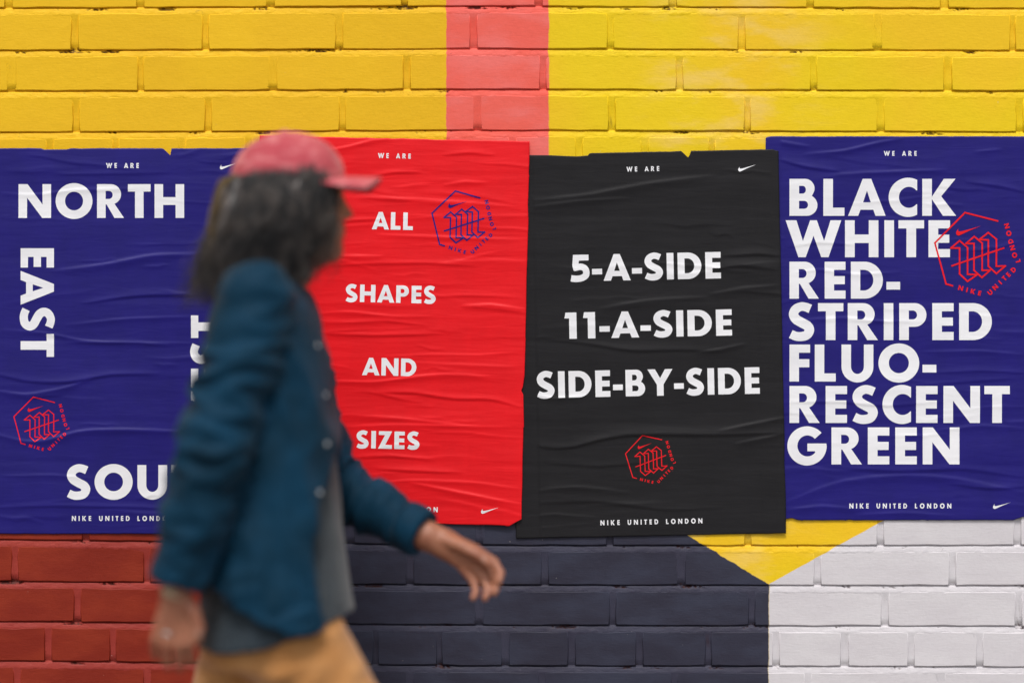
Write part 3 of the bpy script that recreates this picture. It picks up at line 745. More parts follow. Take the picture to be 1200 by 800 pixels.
#PERSON#
# ------------------------------------------------------------------ the walking person
# joint positions are given as (photo px, photo py, depth y)
def J(px, py, y): return WP(px, py, y)
YC = -.52                                       # the walker passes about half a metre from the wall
class Field:
    """signed distance field on an uneven grid, turned into one continuous surface (surface nets)"""
    def __init__(s, xs, ys, zs):
        s.a = [np.asarray(v, np.float32) for v in (xs, ys, zs)]
        s.D = np.full([len(v) for v in s.a], .08, np.float32)
    def win(s, lo, hi, pad=.05):
        sl = []
        for v, l, h in zip(s.a, lo, hi):
            i0 = max(np.searchsorted(v, l - pad) - 1, 0); i1 = min(np.searchsorted(v, h + pad) + 1, len(v)); sl.append(slice(i0, i1))
        g = np.meshgrid(*[v[q] for v, q in zip(s.a, sl)], indexing='ij', sparse=True)
        return tuple(sl), g
    def union(s, sl, d, k):
        c = s.D[sl]
        if k > 0:
            h = np.clip(.5 + .5 * (c - d) / k, 0, 1); s.D[sl] = c * (1 - h) + d * h - k * h * (1 - h)
        else: s.D[sl] = np.minimum(c, d)
    def sub(s, sl, d, k=0.0):
        c = s.D[sl]
        if k > 0:
            h = np.clip(.5 - .5 * (c + d) / k, 0, 1); s.D[sl] = c * (1 - h) - d * h + k * h * (1 - h)
        else: s.D[sl] = np.maximum(c, -d)
    def cone(s, a, b, r1, r2, k=.02, flat=1.0, cut=False, pad=.05):
        """tapered limb; flat < 1 squeezes it in the depth direction"""
        a, b = np.array(a, float), np.array(b, float); r = max(r1, r2)
        sl, g = s.win(np.minimum(a, b) - r / min(flat, 1), np.maximum(a, b) + r / min(flat, 1), pad)
        ab = b - a; L = (ab ** 2).sum()
        t = np.clip(((g[0] - a[0]) * ab[0] + (g[1] - a[1]) * ab[1] + (g[2] - a[2]) * ab[2]) / L, 0, 1)
        d = np.sqrt((g[0] - a[0] - t * ab[0]) ** 2 + ((g[1] - a[1] - t * ab[1]) / flat) ** 2 + (g[2] - a[2] - t * ab[2]) ** 2) - (r1 + (r2 - r1) * t)
        (s.sub if cut else s.union)(sl, d.astype(np.float32), k)
    def ell(s, c, r, k=.02, pitch=0.0, cut=False, pad=.04):
        c = np.array(c, float); r = np.array(r, float); R_ = r.max()
        sl, g = s.win(c - R_, c + R_, pad)
        x, y, z = g[0] - c[0], g[1] - c[1], g[2] - c[2]
        ca, sa = math.cos(math.radians(pitch)), math.sin(math.radians(pitch))
        x2, z2 = x * ca + z * sa, -x * sa + z * ca
        q = np.sqrt((x2 / r[0]) ** 2 + (y / r[1]) ** 2 + (z2 / r[2]) ** 2)
        q2 = np.sqrt((x2 / r[0] ** 2) ** 2 + (y / r[1] ** 2) ** 2 + (z2 / r[2] ** 2) ** 2) + 1e-6
        d = q * (q - 1) / q2
        (s.sub if cut else s.union)(sl, d.astype(np.float32), k)
    def loft(s, rows, k=.02, grow=0.0, power=2.4, cut=False, z0=None):
        """rows: (py, px_back, px_front, half depth, centre depth)"""
        rows = sorted(rows, key=lambda q: -q[0])
        Z = np.array([WP(0, q[0], q[4])[2] for q in rows])
        cx = np.array([(WP(q[1], 0, q[4])[0] + WP(q[2], 0, q[4])[0]) / 2 for q in rows]); ax = np.array([(WP(q[2], 0, q[4])[0] - WP(q[1], 0, q[4])[0]) / 2 for q in rows]) + grow
        by = np.array([q[3] for q in rows]) + grow; cy = np.array([q[4] for q in rows])
        lo = np.array([(cx - ax).min(), (cy - by).min(), Z[0] - grow]); hi = np.array([(cx + ax).max(), (cy + by).max(), Z[-1] + grow])
        sl, g = s.win(lo, hi)
        z = g[2]; f = lambda v: np.interp(z, Z, v)
        q = (np.abs((g[0] - f(cx)) / f(ax)) ** power + np.abs((g[1] - f(cy)) / f(by)) ** power) ** (1 / power)
        d = (q - 1) * np.minimum(f(ax), f(by)) * .9
        cap_ = np.maximum(Z[0] - grow - z, z - Z[-1] - grow)
        d = np.maximum(d, cap_)
        (s.sub if cut else s.union)(sl, d.astype(np.float32), k)
    def mesh(s, name):
        D = s.D; xs, ys, zs = s.a
        ins = D < 0
        nx, ny, nz = D.shape
        c = np.zeros((nx - 1, ny - 1, nz - 1), np.uint8)
        for i in (0, 1):
            for j in (0, 1):
                for l in (0, 1): c += ins[i:nx - 1 + i, j:ny - 1 + j, l:nz - 1 + l]
        act = np.argwhere((c > 0) & (c < 8)); n = len(act)
        acc = np.zeros((n, 3)); cnt = np.zeros(n)
        I, Jx, K = act.T
        cv = {(i, j, l): D[I + i, Jx + j, K + l] for i in (0, 1) for j in (0, 1) for l in (0, 1)}
        cp = {(i, j, l): np.stack([xs[I + i], ys[Jx + j], zs[K + l]], 1) for i in (0, 1) for j in (0, 1) for l in (0, 1)}
        for a in cv:
            for ax in range(3):
                if a[ax] == 0:
                    b = list(a); b[ax] = 1; b = tuple(b)
                    m = (cv[a] < 0) != (cv[b] < 0)
                    t = np.where(m, cv[a] / (cv[a] - cv[b] + 1e-12), 0)[:, None]
                    acc += np.where(m[:, None], cp[a] * (1 - t) + cp[b] * t, 0); cnt += m
        Vt = acc / np.maximum(cnt, 1)[:, None]
        idx = np.full((nx - 1, ny - 1, nz - 1), -1, np.int32); idx[I, Jx, K] = np.arange(n)
        Fs = []
        for ax in range(3):
            o1, o2 = [(1, 2), (2, 0), (0, 1)][ax]
            sl0 = [slice(1, -1)] * 3; sl1 = [slice(1, -1)] * 3
            sl0[ax] = slice(0, D.shape[ax] - 1); sl1[ax] = slice(1, D.shape[ax])
            A, B = ins[tuple(sl0)], ins[tuple(sl1)]
            for flip, M in ((False, A & ~B), (True, ~A & B)):
                e = np.argwhere(M)
                if not len(e): continue
                e = e + np.array([1 if q != ax else 0 for q in range(3)])
                def cell(d1, d2):
                    q = e.copy(); q[:, o1] -= d1; q[:, o2] -= d2
                    return idx[q[:, 0], q[:, 1], q[:, 2]]
                quad = np.stack([cell(1, 1), cell(0, 1), cell(0, 0), cell(1, 0)], 1)
                if flip: quad = quad[:, ::-1]
                Fs.append(quad)
        F = np.vstack(Fs); F = F[(F >= 0).all(1)]
        return mesh_np(name, Vt, F)

def axis(bands):
    """(start, end, step) bands joined into one axis"""
    out = [bands[0][0]]
    for a, b, st in bands:
        n = max(1, int(round((b - a) / st))); out += list(np.linspace(a, b, n + 1)[1:])
    return np.array(out)

def displace(me, fn, smooth_it=0):
    n = len(me.vertices); co = np.empty(n * 3, np.float32); me.vertices.foreach_get('co', co); co = co.reshape(-1, 3)
    nr = np.empty(n * 3, np.float32); me.vertices.foreach_get('normal', nr); nr = nr.reshape(-1, 3)
    d = np.array([fn(c, m) for c, m in zip(co.astype(float), nr)])
    co = co + nr * d[:, None].astype(np.float32)
    me.vertices.foreach_set('co', co.ravel()); me.update()
def relax(me, it=2, f=.5):
    n = len(me.vertices); co = np.empty(n * 3, np.float32); me.vertices.foreach_get('co', co); co = co.reshape(-1, 3)
    e = np.empty(len(me.edges) * 2, np.int32); me.edges.foreach_get('vertices', e); e = e.reshape(-1, 2)
    deg = np.bincount(e.ravel(), minlength=n)[:, None]
    for _ in range(it):
        acc = np.zeros_like(co)
        for q in range(3):
            acc[:, q] = np.bincount(e[:, 0], co[e[:, 1], q], n) + np.bincount(e[:, 1], co[e[:, 0], q], n)
        co = co * (1 - f) + acc / np.maximum(deg, 1) * f
    me.vertices.foreach_set('co', co.astype(np.float32).ravel()); me.update()

def fabric(name, c1, c2, rough, weave=900, fold=.5, sheen=.2, stripes=None):
    t = NT(name); P = t.obj()
    n = t.noise(P, 9, 4, .6); col = t.mix(t.step(n, .3, .7), c1, c2)
    n2 = t.noise(P, 300, 2, .6); col = t.mix(t.math('MULTIPLY', t.step(n2, .4, .7), .25), col, (.7, .7, .72, 1), 'MULTIPLY')
    if stripes:
        f2 = t.step(t.noise(t.scaled(P, 1, 1, 3), 26, 4, .6), .45, .72); col = t.mix(t.math('MULTIPLY', f2, .6), col, stripes)
    t.l.new(col, t.b.inputs['Base Color']); t.b.inputs['Roughness'].default_value = rough
    t.b.inputs['Specular IOR Level'].default_value = .14
    t.b.inputs['Sheen Weight'].default_value = sheen; t.b.inputs['Sheen Roughness'].default_value = .5
    b = t.bump(t.noise(t.scaled(P, 1, 1, .5), 28, 4, .55, .6), fold, .008)
    b = t.bump(t.noise(P, weave, 2, .6), .35, .0007, b)
    t.l.new(b, t.b.inputs['Normal']); return t.m
M_JACKET = fabric('teal_cotton', lin(1, 41, 60), lin(6, 54, 79), .7, sheen=.04)
M_SHIRT = fabric('grey_jersey', lin(54, 64, 71), lin(44, 53, 61), .85)
M_PANTS = fabric('tan_twill', lin(196, 144, 92), lin(178, 124, 72), .8)
M_CAP = fabric('faded_red_cotton', lin(196, 88, 96), lin(176, 70, 80), .8, fold=.4, stripes=lin(222, 150, 150))
M_SHOE = fabric('white_shoe_leather', lin(206, 202, 196), lin(190, 186, 180), .55)
M_SOLE = fabric('rubber_sole', lin(70, 68, 66), lin(60, 58, 56), .7)
t = NT('skin'); P = t.obj()
nn = t.noise(P, 22, 4, .6)
t.l.new(t.mix(t.step(nn, .3, .7), lin(168, 112, 86), lin(150, 94, 72)), t.b.inputs['Base Color'])
t.b.inputs['Roughness'].default_value = .5; t.b.inputs['Subsurface Weight'].default_value = .08; t.b.inputs['Subsurface Scale'].default_value = .01
t.l.new(t.bump(t.noise(P, 500, 3, .6), .2, .0006, t.bump(t.noise(P, 90, 3, .6), .2, .0015)), t.b.inputs['Normal'])
M_SKIN = t.m
t = NT('dark_hair'); P = t.obj()
t.l.new(t.mix(t.step(t.noise(t.scaled(P, 1, 1, .35), 55, 3, .6), .42, .66), lin(18, 17, 20), lin(84, 76, 72)), t.b.inputs['Base Color'])
t.b.inputs['Roughness'].default_value = .42; t.b.inputs['Specular IOR Level'].default_value = .5
M_HAIR = t.m
def plain(name, c, rough=.5, metal=0.0):
    t = NT(name); P = t.obj(); n = t.noise(P, 60, 3, .6)
    t.l.new(t.mix(t.step(n, .3, .7), c, tuple(v * .85 for v in c[:3]) + (1,)), t.b.inputs['Base Color'])
    t.b.inputs['Roughness'].default_value = rough; t.b.inputs['Metallic'].default_value = metal
    return t.m
M_EYE = plain('eye_white', lin(225, 218, 210), .25); M_IRIS = plain('brown_iris', lin(60, 36, 22), .2)
M_BUTTON = plain('pearl_snap', lin(206, 208, 210), .3); M_CORD = plain('woven_cord', lin(196, 176, 146), .7); M_SILVER = plain('silver', lin(210, 210, 210), .25, 1.0)
M_THREAD = plain('pale_thread', lin(216, 176, 176), .8)

root = empty('person', tuple(WP(320, 400, YC) * np.array([1, 1, 0])))
tag(root, 'long-haired person in faded red cap and dark teal jacket walking past the posters', 'person')
PX = Matrix.Translation(-Vector(root.location))
def pl(name, me, mat, parent=root, smooth=True):
    me.transform(Matrix.Translation(-root.location)); o = link(name, me, mat, parent, smooth); return o

YN, YF = YC - .19, YC + .17          # near (right) and far (left) shoulder depth
sh_n, el_n, wr_n = J(300, 345, YN + .0), J(250, 524, YN - .035), J(207, 688, YN - .02)
sh_f, el_f, wr_f = J(318, 352, YF), J(384, 566, YF + .02), J(501, 628, YF - .06)

# ---- body: one surface from crown to feet, fingers included
xs = axis([(-.86, -.72, .010), (-.72, -.50, .0030), (-.50, -.38, .004), (-.38, -.26, .0030), (-.26, -.18, .006), (-.18, .01, .0030), (.01, .05, .01)])
ys = axis([(-.86, -.64, .0034), (-.64, -.30, .004), (-.30, -.22, .008)])
zs = axis([(-.01, .76, .009), (.76, 1.03, .0030), (1.03, 1.40, .007), (1.40, 1.78, .0030)])
B = Field(xs, ys, zs)
# torso, neck
B.loft([(322, 285, 335, .16, YC), (350, 262, 352, .185, YC), (400, 252, 366, .17, YC), (480, 254, 372, .150, YC), (560, 256, 372, .145, YC), (640, 248, 376, .165, YC), (700, 246, 380, .172, YC), (735, 255, 375, .165, YC)], 0)
B.cone(J(312, 345, YC), J(345, 290, YC), .062, .054, .03)
# head
hc = J(340, 232, YC)
B.ell(hc + np.array([-.008, 0, .008]), (.098, .076, .088), .01, 8)
B.ell(J(378, 262, YC), (.040, .056, .070), .03, -6)                # face mass
B.ell(J(376, 290, YC), (.036, .040, .022), .02, 8)                 # jaw, chin
B.cone(J(388, 296, YC), J(392, 296, YC), .017, .015, .014)         # chin point
B.cone(J(350, 280, YC - .045), J(378, 296, YC - .022), .018, .016, .02); B.cone(J(350, 280, YC + .045), J(378, 296, YC + .022), .018, .016, .02)
B.cone(J(388, 222, YC - .028), J(392, 221, YC), .011, .012, .012); B.cone(J(388, 222, YC + .028), J(392, 221, YC), .011, .012, .012)   # brow
B.ell(J(396, 235, YC - .030), (.012, .015, .010), .008, 0, cut=True); B.ell(J(396, 235, YC + .030), (.012, .015, .010), .008, 0, cut=True)
B.cone(J(394, 228, YC), J(408, 251, YC), .0075, .0095, .008)       # nose
B.ell(J(403, 253, YC - .010), (.009, .0075, .007), .005); B.ell(J(403, 253, YC + .010), (.009, .0075, .007), .005)
B.ell(J(387, 250, YC - .036), (.016, .018, .018), .016); B.ell(J(387, 250, YC + .036), (.016, .018, .018), .016)   # cheeks
B.ell(J(399.5, 268.5, YC), (.009, .020, .0048), .005, -10); B.ell(J(398.5, 276, YC), (.009, .018, .0055), .005, 8)   # lips
B.ell(J(395, 283, YC), (.006, .016, .005), .004, 0, cut=True)
for sg in (-1, 1):                                                  # ears
    B.ell(J(344, 246, YC + sg * .079), (.016, .007, .030), .008, 12); B.ell(J(346, 243, YC + sg * .086), (.009, .006, .018), .004, 12, cut=True)
# arms
for sh, el, wr in ((sh_n, el_n, wr_n), (sh_f, el_f, wr_f)):
    B.cone(sh + (el - sh) * .08 + np.array([0, .012 * np.sign(YC - sh[1]) * -1 * -1, 0]), el, .043, .038, .03); B.cone(el, el + (wr - el) * .35, .041, .040, .02); B.cone(el + (wr - el) * .3, wr, .040, .0265, .02)
# hips, legs
hn, kn, an = J(324, 700, YC - .088), J(438, 905, YC - .09), J(432, 1168, YC - .09)
hf, kf, af = J(315, 700, YC + .088), J(244, 905, YC + .10), J(112, 1120, YC + .09)
for h, k_, a in ((hn, kn, an), (hf, kf, af)):
    B.cone(h, k_, .088, .056, .04); B.cone(k_, k_ + (a - k_) * .4, .056, .054, .03); B.cone(k_ + (a - k_) * .3, a, .056, .037, .03)
B.cone(an, an + np.array([.13, 0, -.045]), .040, .032, .03); B.cone(an, an + np.array([-.03, 0, -.035]), .036, .034, .02)
B.cone(af, af + np.array([.02, 0, -.11]), .036, .034, .03); B.cone(af + np.array([.0, 0, -.05]), af + np.array([.055, 0, -.125]), .034, .028, .02)
# near (right) hand, hanging, fingers curled towards the leg
def finger(pts, rs):
    for a, b, r1, r2 in zip(pts[:-1], pts[1:], rs[:-1], rs[1:]): B.cone(a, b, r1, r2, .0035, pad=.02)
yh = YN - .02
B.cone(wr_n, J(206, 706, yh), .0255, .026, .015, .72); B.cone(J(211, 704, yh), J(215, 728, yh + .004), .019, .0145, .01, .8)
B.cone(J(201, 705, yh), J(190, 727, yh + .004), .019, .014, .01, .8); B.cone(J(206, 705, yh), J(203, 728, yh + .002), .020, .015, .01, .8)
for (x, l, dx, r) in ((219, 1.0, 2, .0090), (208.5, 1.1, 0, .0093), (197.5, 1.05, -3, .0090), (187.5, .84, -6, .0078)):
    p0 = J(x, 728, yh + .002); p1 = J(x + dx, 728 + 25 * l, yh + .003); p2 = J(x + dx * 1.2 + 1.5, 728 + 41 * l, yh + .018); p3 = J(x + dx * 1.1 + 3, 728 + 50 * l, yh + .034)
    finger([p0, p1, p2, p3], [r * 1.08, r, r * .93, r * .8])
finger([J(213, 699, yh - .002), J(227, 716, yh - .006), J(233, 735, yh - .004), J(231, 750, yh + .004)], [.0145, .0125, .0105, .0088])
# far (left) hand, swung forward, palm towards the body, thumb uppermost
yg = YF - .06
B.cone(wr_f, J(522, 637, yg - .004), .0262, .026, .015, .75)
B.cone(J(520, 632, yg - .004), J(554, 645, yg - .010), .020, .0145, .01, .8); B.cone(J(518, 641, yg - .002), J(546, 662, yg - .008), .020, .0145, .01, .8); B.cone(J(520, 636, yg - .003), J(551, 654, yg - .012), .021, .015, .01, .8)
for (x, y, l, a, r) in ((558, 644, 1.0, 34, .0090), (554, 652, 1.08, 39, .0094), (548.5, 659.5, 1.0, 44, .0090), (542, 666, .80, 50, .0078)):
    d1 = np.array([math.cos(math.radians(a)), math.sin(math.radians(a))]); d2 = np.array([math.cos(math.radians(a + 26)), math.sin(math.radians(a + 26))]); d3 = np.array([math.cos(math.radians(a + 66)), math.sin(math.radians(a + 66))])
    q0 = np.array([x, y]); q1 = q0 + d1 * 25 * l; q2 = q1 + d2 * 15 * l; q3 = q2 + d3 * 10 * l
    finger([J(*q0, yg - .010), J(*q1, yg - .012), J(*q2, yg - .024), J(*q3, yg - .034)], [r * 1.08, r, r * .93, r * .8])
finger([J(520, 632, yg - .012), J(541, 640, yg - .030), J(560, 650, yg - .038), J(573, 661, yg - .040)], [.0145, .0122, .0104, .0086])
body = B.mesh('body'); relax(body, 1, .4)
pl('body', body, M_SKIN)
del B
# eyes
def ball(name, c, r, mat, parent=root, sc=(1, 1, 1), seg=20):
    bm = bmesh.new(); bmesh.ops.create_uvsphere(bm, u_segments=seg, v_segments=seg // 2, radius=r)
    bmesh.ops.scale(bm, vec=sc, verts=bm.verts); me = bpy.data.meshes.new(name); bm.to_mesh(me); bm.free()
    me.transform(Matrix.Translation(Vector(c))); return pl(name, me, mat, parent)
for sg in (-1, 1):
    e = ball('eye', J(388, 235, YC + sg * .030), .0115, M_EYE)
    ball('iris', J(393.6, 235, YC + sg * .031), .0052, M_IRIS, e, (.6, 1, 1), 12)
# nails
def nail(c, r, rot):
    bm = bmesh.new(); bmesh.ops.create_uvsphere(bm, u_segments=10, v_segments=6, radius=1); bmesh.ops.scale(bm, vec=r, verts=bm.verts)
    bmesh.ops.rotate(bm, cent=(0, 0, 0), matrix=Matrix.Rotation(math.radians(rot), 3, 'Y'), verts=bm.verts)
    me = bpy.data.meshes.new('nail'); bm.to_mesh(me); bm.free(); me.transform(Matrix.Translation(Vector(c))); pl('nail', me, M_NAIL)
M_NAIL = plain('finger_nail', lin(196, 150, 130), .3)
nail(J(232.5, 741, yh - .0125), (.0052, .0018, .0075), -6)
nail(J(567, 655, yg - .0468), (.0052, .0018, .0075), -42)

# ---- trousers
T_ = Field(axis([(-.92, .06, .0075)]), axis([(-.80, -.24, .0075)]), axis([(.02, 1.02, .0075)]))
T_.loft([(700, 250, 372, .155, YC), (715, 242, 384, .165, YC), (740, 236, 394, .170, YC), (775, 238, 400, .168, YC)], 0, .002)
for h, k_, a in ((hn, kn, an), (hf, kf, af)):
    T_.cone(h + np.array([.004, 0, -.035]), k_, .098, .080, .045); T_.cone(k_, a + (k_ - a) * .02, .078, .064, .03)
for a in (an, af):
    T_.cone(a + np.array([0, 0, .0]), a + np.array([0, 0, -.09]), .054, .054, .004, cut=True)
tr = T_.mesh('trousers'); relax(tr, 2, .5)
def fold_t(c, n):
    x, y, z = c
    v = mnoise.noise(Vector((x * 5 + z * 5, y * 6, z * 16 - x * 8)))
    crease = (1 - abs(v) * 2.2)
    k = .008 if z > .45 else .007
    w = mnoise.noise(Vector((x * 12, y * 12, z * 30)))
    return k * crease * (.4 + abs(mnoise.noise(Vector((x * 4, y * 4, z * 4)))) * 2) + .0018 * w - .001
displace(tr, fold_t)
tro = pl('trousers', tr, M_PANTS)

# ---- shoes
for nm, a, rot in (('shoe', an, 14), ('shoe', af, -48)):
    Fd = Field(axis([(-.13, .24, .0055)]), axis([(-.07, .07, .0055)]), axis([(-.14, .08, .0055)]))
    o0 = np.zeros(3)
    Fd.cone((-.03, 0, -.045), (.13, 0, -.068), .046, .036, .02, 1.0); Fd.cone((-.02, 0, .02), (.02, 0, -.03), .044, .05, .03); Fd.ell((.16, 0, -.075), (.045, .044, .028), .02)
    sl, g = Fd.win((-1, -1, -1), (1, 1, 1)); Fd.sub(sl, np.broadcast_to(g[2] + .092, Fd.D[sl].shape).astype(np.float32))
    me = Fd.mesh('shoe'); relax(me, 2)
    Ms = Matrix.Translation(Vector(a)) @ Matrix.Rotation(math.radians(-rot if nm and rot > 0 else -rot), 4, 'Y')
    me.transform(Ms); so = pl('shoe', me, M_SHOE)
    V, F = [], []
    n = 28; out = []
    for i in range(n):
        q = 2 * math.pi * i / n; x = math.cos(q); y = math.sin(q)
        out.append((.065 + .145 * x, (.046 + .006 * x) * math.copysign(abs(y) ** .7, y)))
    for z in (-.112, -.086):
        V += [(x, y, z + (.012 * max(0, (x - .12) / .1) if z < -.1 else .004 * max(0, (x - .12) / .1))) for x, y in out]
    bmq = bpy.data.meshes.new('sole'); bmq.from_pydata(V, [], [(i, (i + 1) % n, n + (i + 1) % n, n + i) for i in range(n)] + [tuple(range(n))[::-1], tuple(range(n, 2 * n))])
    bmq.transform(Ms); pl('sole', bmq, M_SOLE, so, False)

# ---- grey shirt
SF = Field(axis([(-.66, -.22, .0055)]), axis([(-.80, -.24, .0065)]), axis([(.76, 1.56, .0055)]))
shirt_rows = [(328, 286, 345, .12, YC), (350, 258, 360, .17, YC), (400, 247, 374, .182, YC), (480, 246, 384, .172, YC), (530, 246, 392, .168, YC), (580, 245, 398, .172, YC), (640, 241, 404, .186, YC), (700, 236, 413, .198, YC), (740, 231, 422, .205, YC), (770, 229, 428, .207, YC)]
SF.loft(shirt_rows, 0)
sl, g = SF.win((-9, -9, -9), (9, 9, 9))
pxg = 600 + g[0] / (S * (CAM_D + YC) / CAM_D)
hz = CAM_H - (np.interp(pxg, [228, 240, 280, 320, 345, 375, 400, 430], [748, 753, 757, 750, 742, 729, 719, 711]) - 400) * S * (CAM_D + YC) / CAM_D
SF.sub(sl, (g[2] - hz + 0 * g[1]).astype(np.float32))
inner = [(q[0] if q[0] < 760 else 800, q[1] + 5, q[2] - 5, q[3] - .008, q[4]) for q in shirt_rows if q[0] > 630]
SF.loft(inner, 0, 0, cut=True)
sm = SF.mesh('shirt'); relax(sm, 2)
def fold_s(c, n):
    x, y, z = c
    v = mnoise.noise(Vector((x * 22, y * 9, z * 4 + x * 6))); w = mnoise.noise(Vector((x * 9 + 3, y * 9, z * 9)))
    return .006 * (1 - 2 * abs(v)) * (.5 + abs(w)) - .003
displace(sm, fold_s)
pl('shirt', sm, M_SHIRT)

# ---- jacket
JF = Field(axis([(-.76, -.12, .0042)]), axis([(-.86, -.22, .0050)]), axis([(.82, 1.56, .0042)]))
jr = [(316, 290, 338, .11, YC), (326, 276, 346, .150, YC), (345, 258, 360, .190, YC), (380, 246, 374, .205, YC), (430, 240, 386, .203, YC), (500, 238, 397, .200, YC), (560, 237, 403, .204, YC), (620, 235, 410, .214, YC), (680, 231, 416, .224, YC), (740, 226, 420, .230, YC), (775, 222, 424, .232, YC)]
JF.loft(jr, 0)
jin = [(q[0], q[1] + 8, q[2] + 40, q[3] - .011, q[4]) for q in jr if q[0] > 390]
F1 = S * (CAM_D + YC) / CAM_D
sl, g = JF.win((-9, -9, -9), (9, 9, 9))
pxg = 600 + g[0] / F1; pyg = 400 - (g[2] - CAM_H) / F1
# hollow below and at the open front, then hem and front edge
JF.loft([(q[0], q[1] + 4.5, q[2] - 1, q[3] - .007, q[4]) for q in jr if q[0] > 615] + [(800, 228, 424, .207, YC)], 0, cut=True)
JF.cone(J(318, 330, YC), J(350, 285, YC), .060, .066, .01, cut=True)          # neck opening
hem = np.interp(pxg, [222, 236, 262, 290, 322, 350, 368, 388, 412], [686, 688, 692, 702, 720, 731, 733, 726, 712])
JF.sub(sl, (pyg - hem + 0 * g[1]).astype(np.float32) * F1 * -1 * -1 if False else (-(pyg - hem) * F1 + 0 * g[1]).astype(np.float32) * 1.0)
edge = np.interp(pyg, [320, 350, 400, 450, 520, 560, 600, 650, 700, 740], [420, 420, 420, 410, 396, 387, 377, 376, 384, 394])
JF.sub(sl, (-(pxg - edge) * F1 + 0 * g[1]).astype(np.float32))
# sleeves
def sleeve(sh, el, wr, r):
    e1 = el + (wr - el) * .5
    JF.cone(sh, sh + (el - sh) * .45, r[0], r[1], .03); JF.cone(sh + (el - sh) * .4, el, r[1], r[2], .02)
    JF.cone(el, e1, r[2], r[3], .02); JF.cone(e1, wr, r[3], r[4], .015)
sleeve(sh_n + np.array([0, .012, -.004]), el_n, wr_n, (.066, .062, .061, .060, .048))
sleeve(sh_f + np.array([0, -.012, -.004]), el_f, wr_f, (.064, .062, .056, .048, .040))
for el, wr, rr_ in ((el_n, wr_n, .0385), (el_f, wr_f, .036)):
    d = (wr - el) / np.linalg.norm(wr - el); end = wr - d * .010
    sl2, g2 = JF.win(wr - .09, wr + .09, 0)
    pd = (g2[0] - end[0]) * d[0] + (g2[1] - end[1]) * d[1] + (g2[2] - end[2]) * d[2]
    dist = np.sqrt((g2[0] - wr[0]) ** 2 + (g2[1] - wr[1]) ** 2 + (g2[2] - wr[2]) ** 2) - .085
    JF.sub(sl2, np.maximum(-pd, dist).astype(np.float32))
    JF.cone(end - d * .05, end + d * .02, rr_ - .004, rr_, 0, cut=True)
# collar
for q in range(14):
    a0 = math.pi * 2 * q / 14; a1 = math.pi * 2 * (q + 1) / 14
    p = lambda a: J(322 + 40 * math.cos(a), 316 - 4 * math.cos(a), YC + .078 * math.sin(a))
    if abs(math.cos(a0)) > .93 and math.cos(a0) > 0: continue
    JF.cone(p(a0), p(a1), .012, .012, .012)
jm = JF.mesh('jacket'); relax(jm, 3, .5)
def seg_d(c, a, b):
    ab = b - a; t_ = min(max(((c - a) @ ab) / (ab @ ab), 0), 1); return np.linalg.norm(c - a - t_ * ab), t_
def fold_j(c, n):
    x, y, z = c
    best = None
    for (a, b, kk) in ((sh_n, el_n, 0), (el_n, wr_n, 1), (sh_f, el_f, 0), (el_f, wr_f, 1)):
        d, t_ = seg_d(c, a, b)
        if d < .085 and (best is None or d < best[0]): best = (d, t_, kk, a, b)
    w = mnoise.noise(Vector((x * 8, y * 8, z * 8 + 4)))
    if best:
        d, t_, kk, a, b = best
        near = (t_ if kk == 0 else 1 - t_); amp = .0045 + .0085 * near ** 2 + (.004 * max(0, t_ - .7) / .3 if kk else 0)
        ax = (b - a) / np.linalg.norm(b - a); s1 = (c - a) @ ax
        v = mnoise.noise(Vector((s1 * 24 + x * 9, y * 9 + s1 * 5, x * 12 + kk * 7)))
        return amp * 1.7 * (1 - 2.3 * abs(v)) * (.5 + .8 * abs(w) * 1.6) - .001
    v = mnoise.noise(Vector((x * 15 + z * 5, y * 7, z * 5 - x * 7))); v2 = mnoise.noise(Vector((x * 6 - z * 9, y * 6, z * 12 + 3)))
    return .0075 * (1 - 2.2 * abs(v)) + .006 * (1 - 2.2 * abs(v2)) * (.5 + w) - .003
displace(jm, fold_j); relax(jm, 1, .3)
jo = pl('jacket', jm, M_JACKET)
# cuffs, pearl snaps along the front edge
def ring_mesh(name, c, ax, r, w, th, mat, parent, flat=1.0, wob=0.0, n=40):
    ax = Vector(ax).normalized(); q = ax.to_track_quat('Z', 'Y').to_matrix().to_4x4()
    V, F = [], []
    for i in range(n):
        a = 2 * math.pi * i / n; rr_ = r * (1 + wob * math.sin(3 * a + 1))
        for j in range(10):
            b = 2 * math.pi * j / 10
            rad = rr_ + th * math.cos(b); V.append((rad * math.cos(a), rad * math.sin(a) * flat, w * math.sin(b) + wob * r * math.sin(2 * a)))
    for i in range(n):
        for j in range(10): F.append((i * 10 + j, ((i + 1) % n) * 10 + j, ((i + 1) % n) * 10 + (j + 1) % 10, i * 10 + (j + 1) % 10))
    me = bpy.data.meshes.new(name); me.from_pydata(V, [], F); me.transform(Matrix.Translation(Vector(c)) @ q); return pl(name, me, mat, parent)
for el, wr, r_ in ((el_n, wr_n, .0480), (el_f, wr_f, .0445)):
    d = (wr - el) / np.linalg.norm(wr - el); ring_mesh('cuff', wr - d * .034, d, r_, .026, .0055, M_JACKET, jo, 1.0, .012)
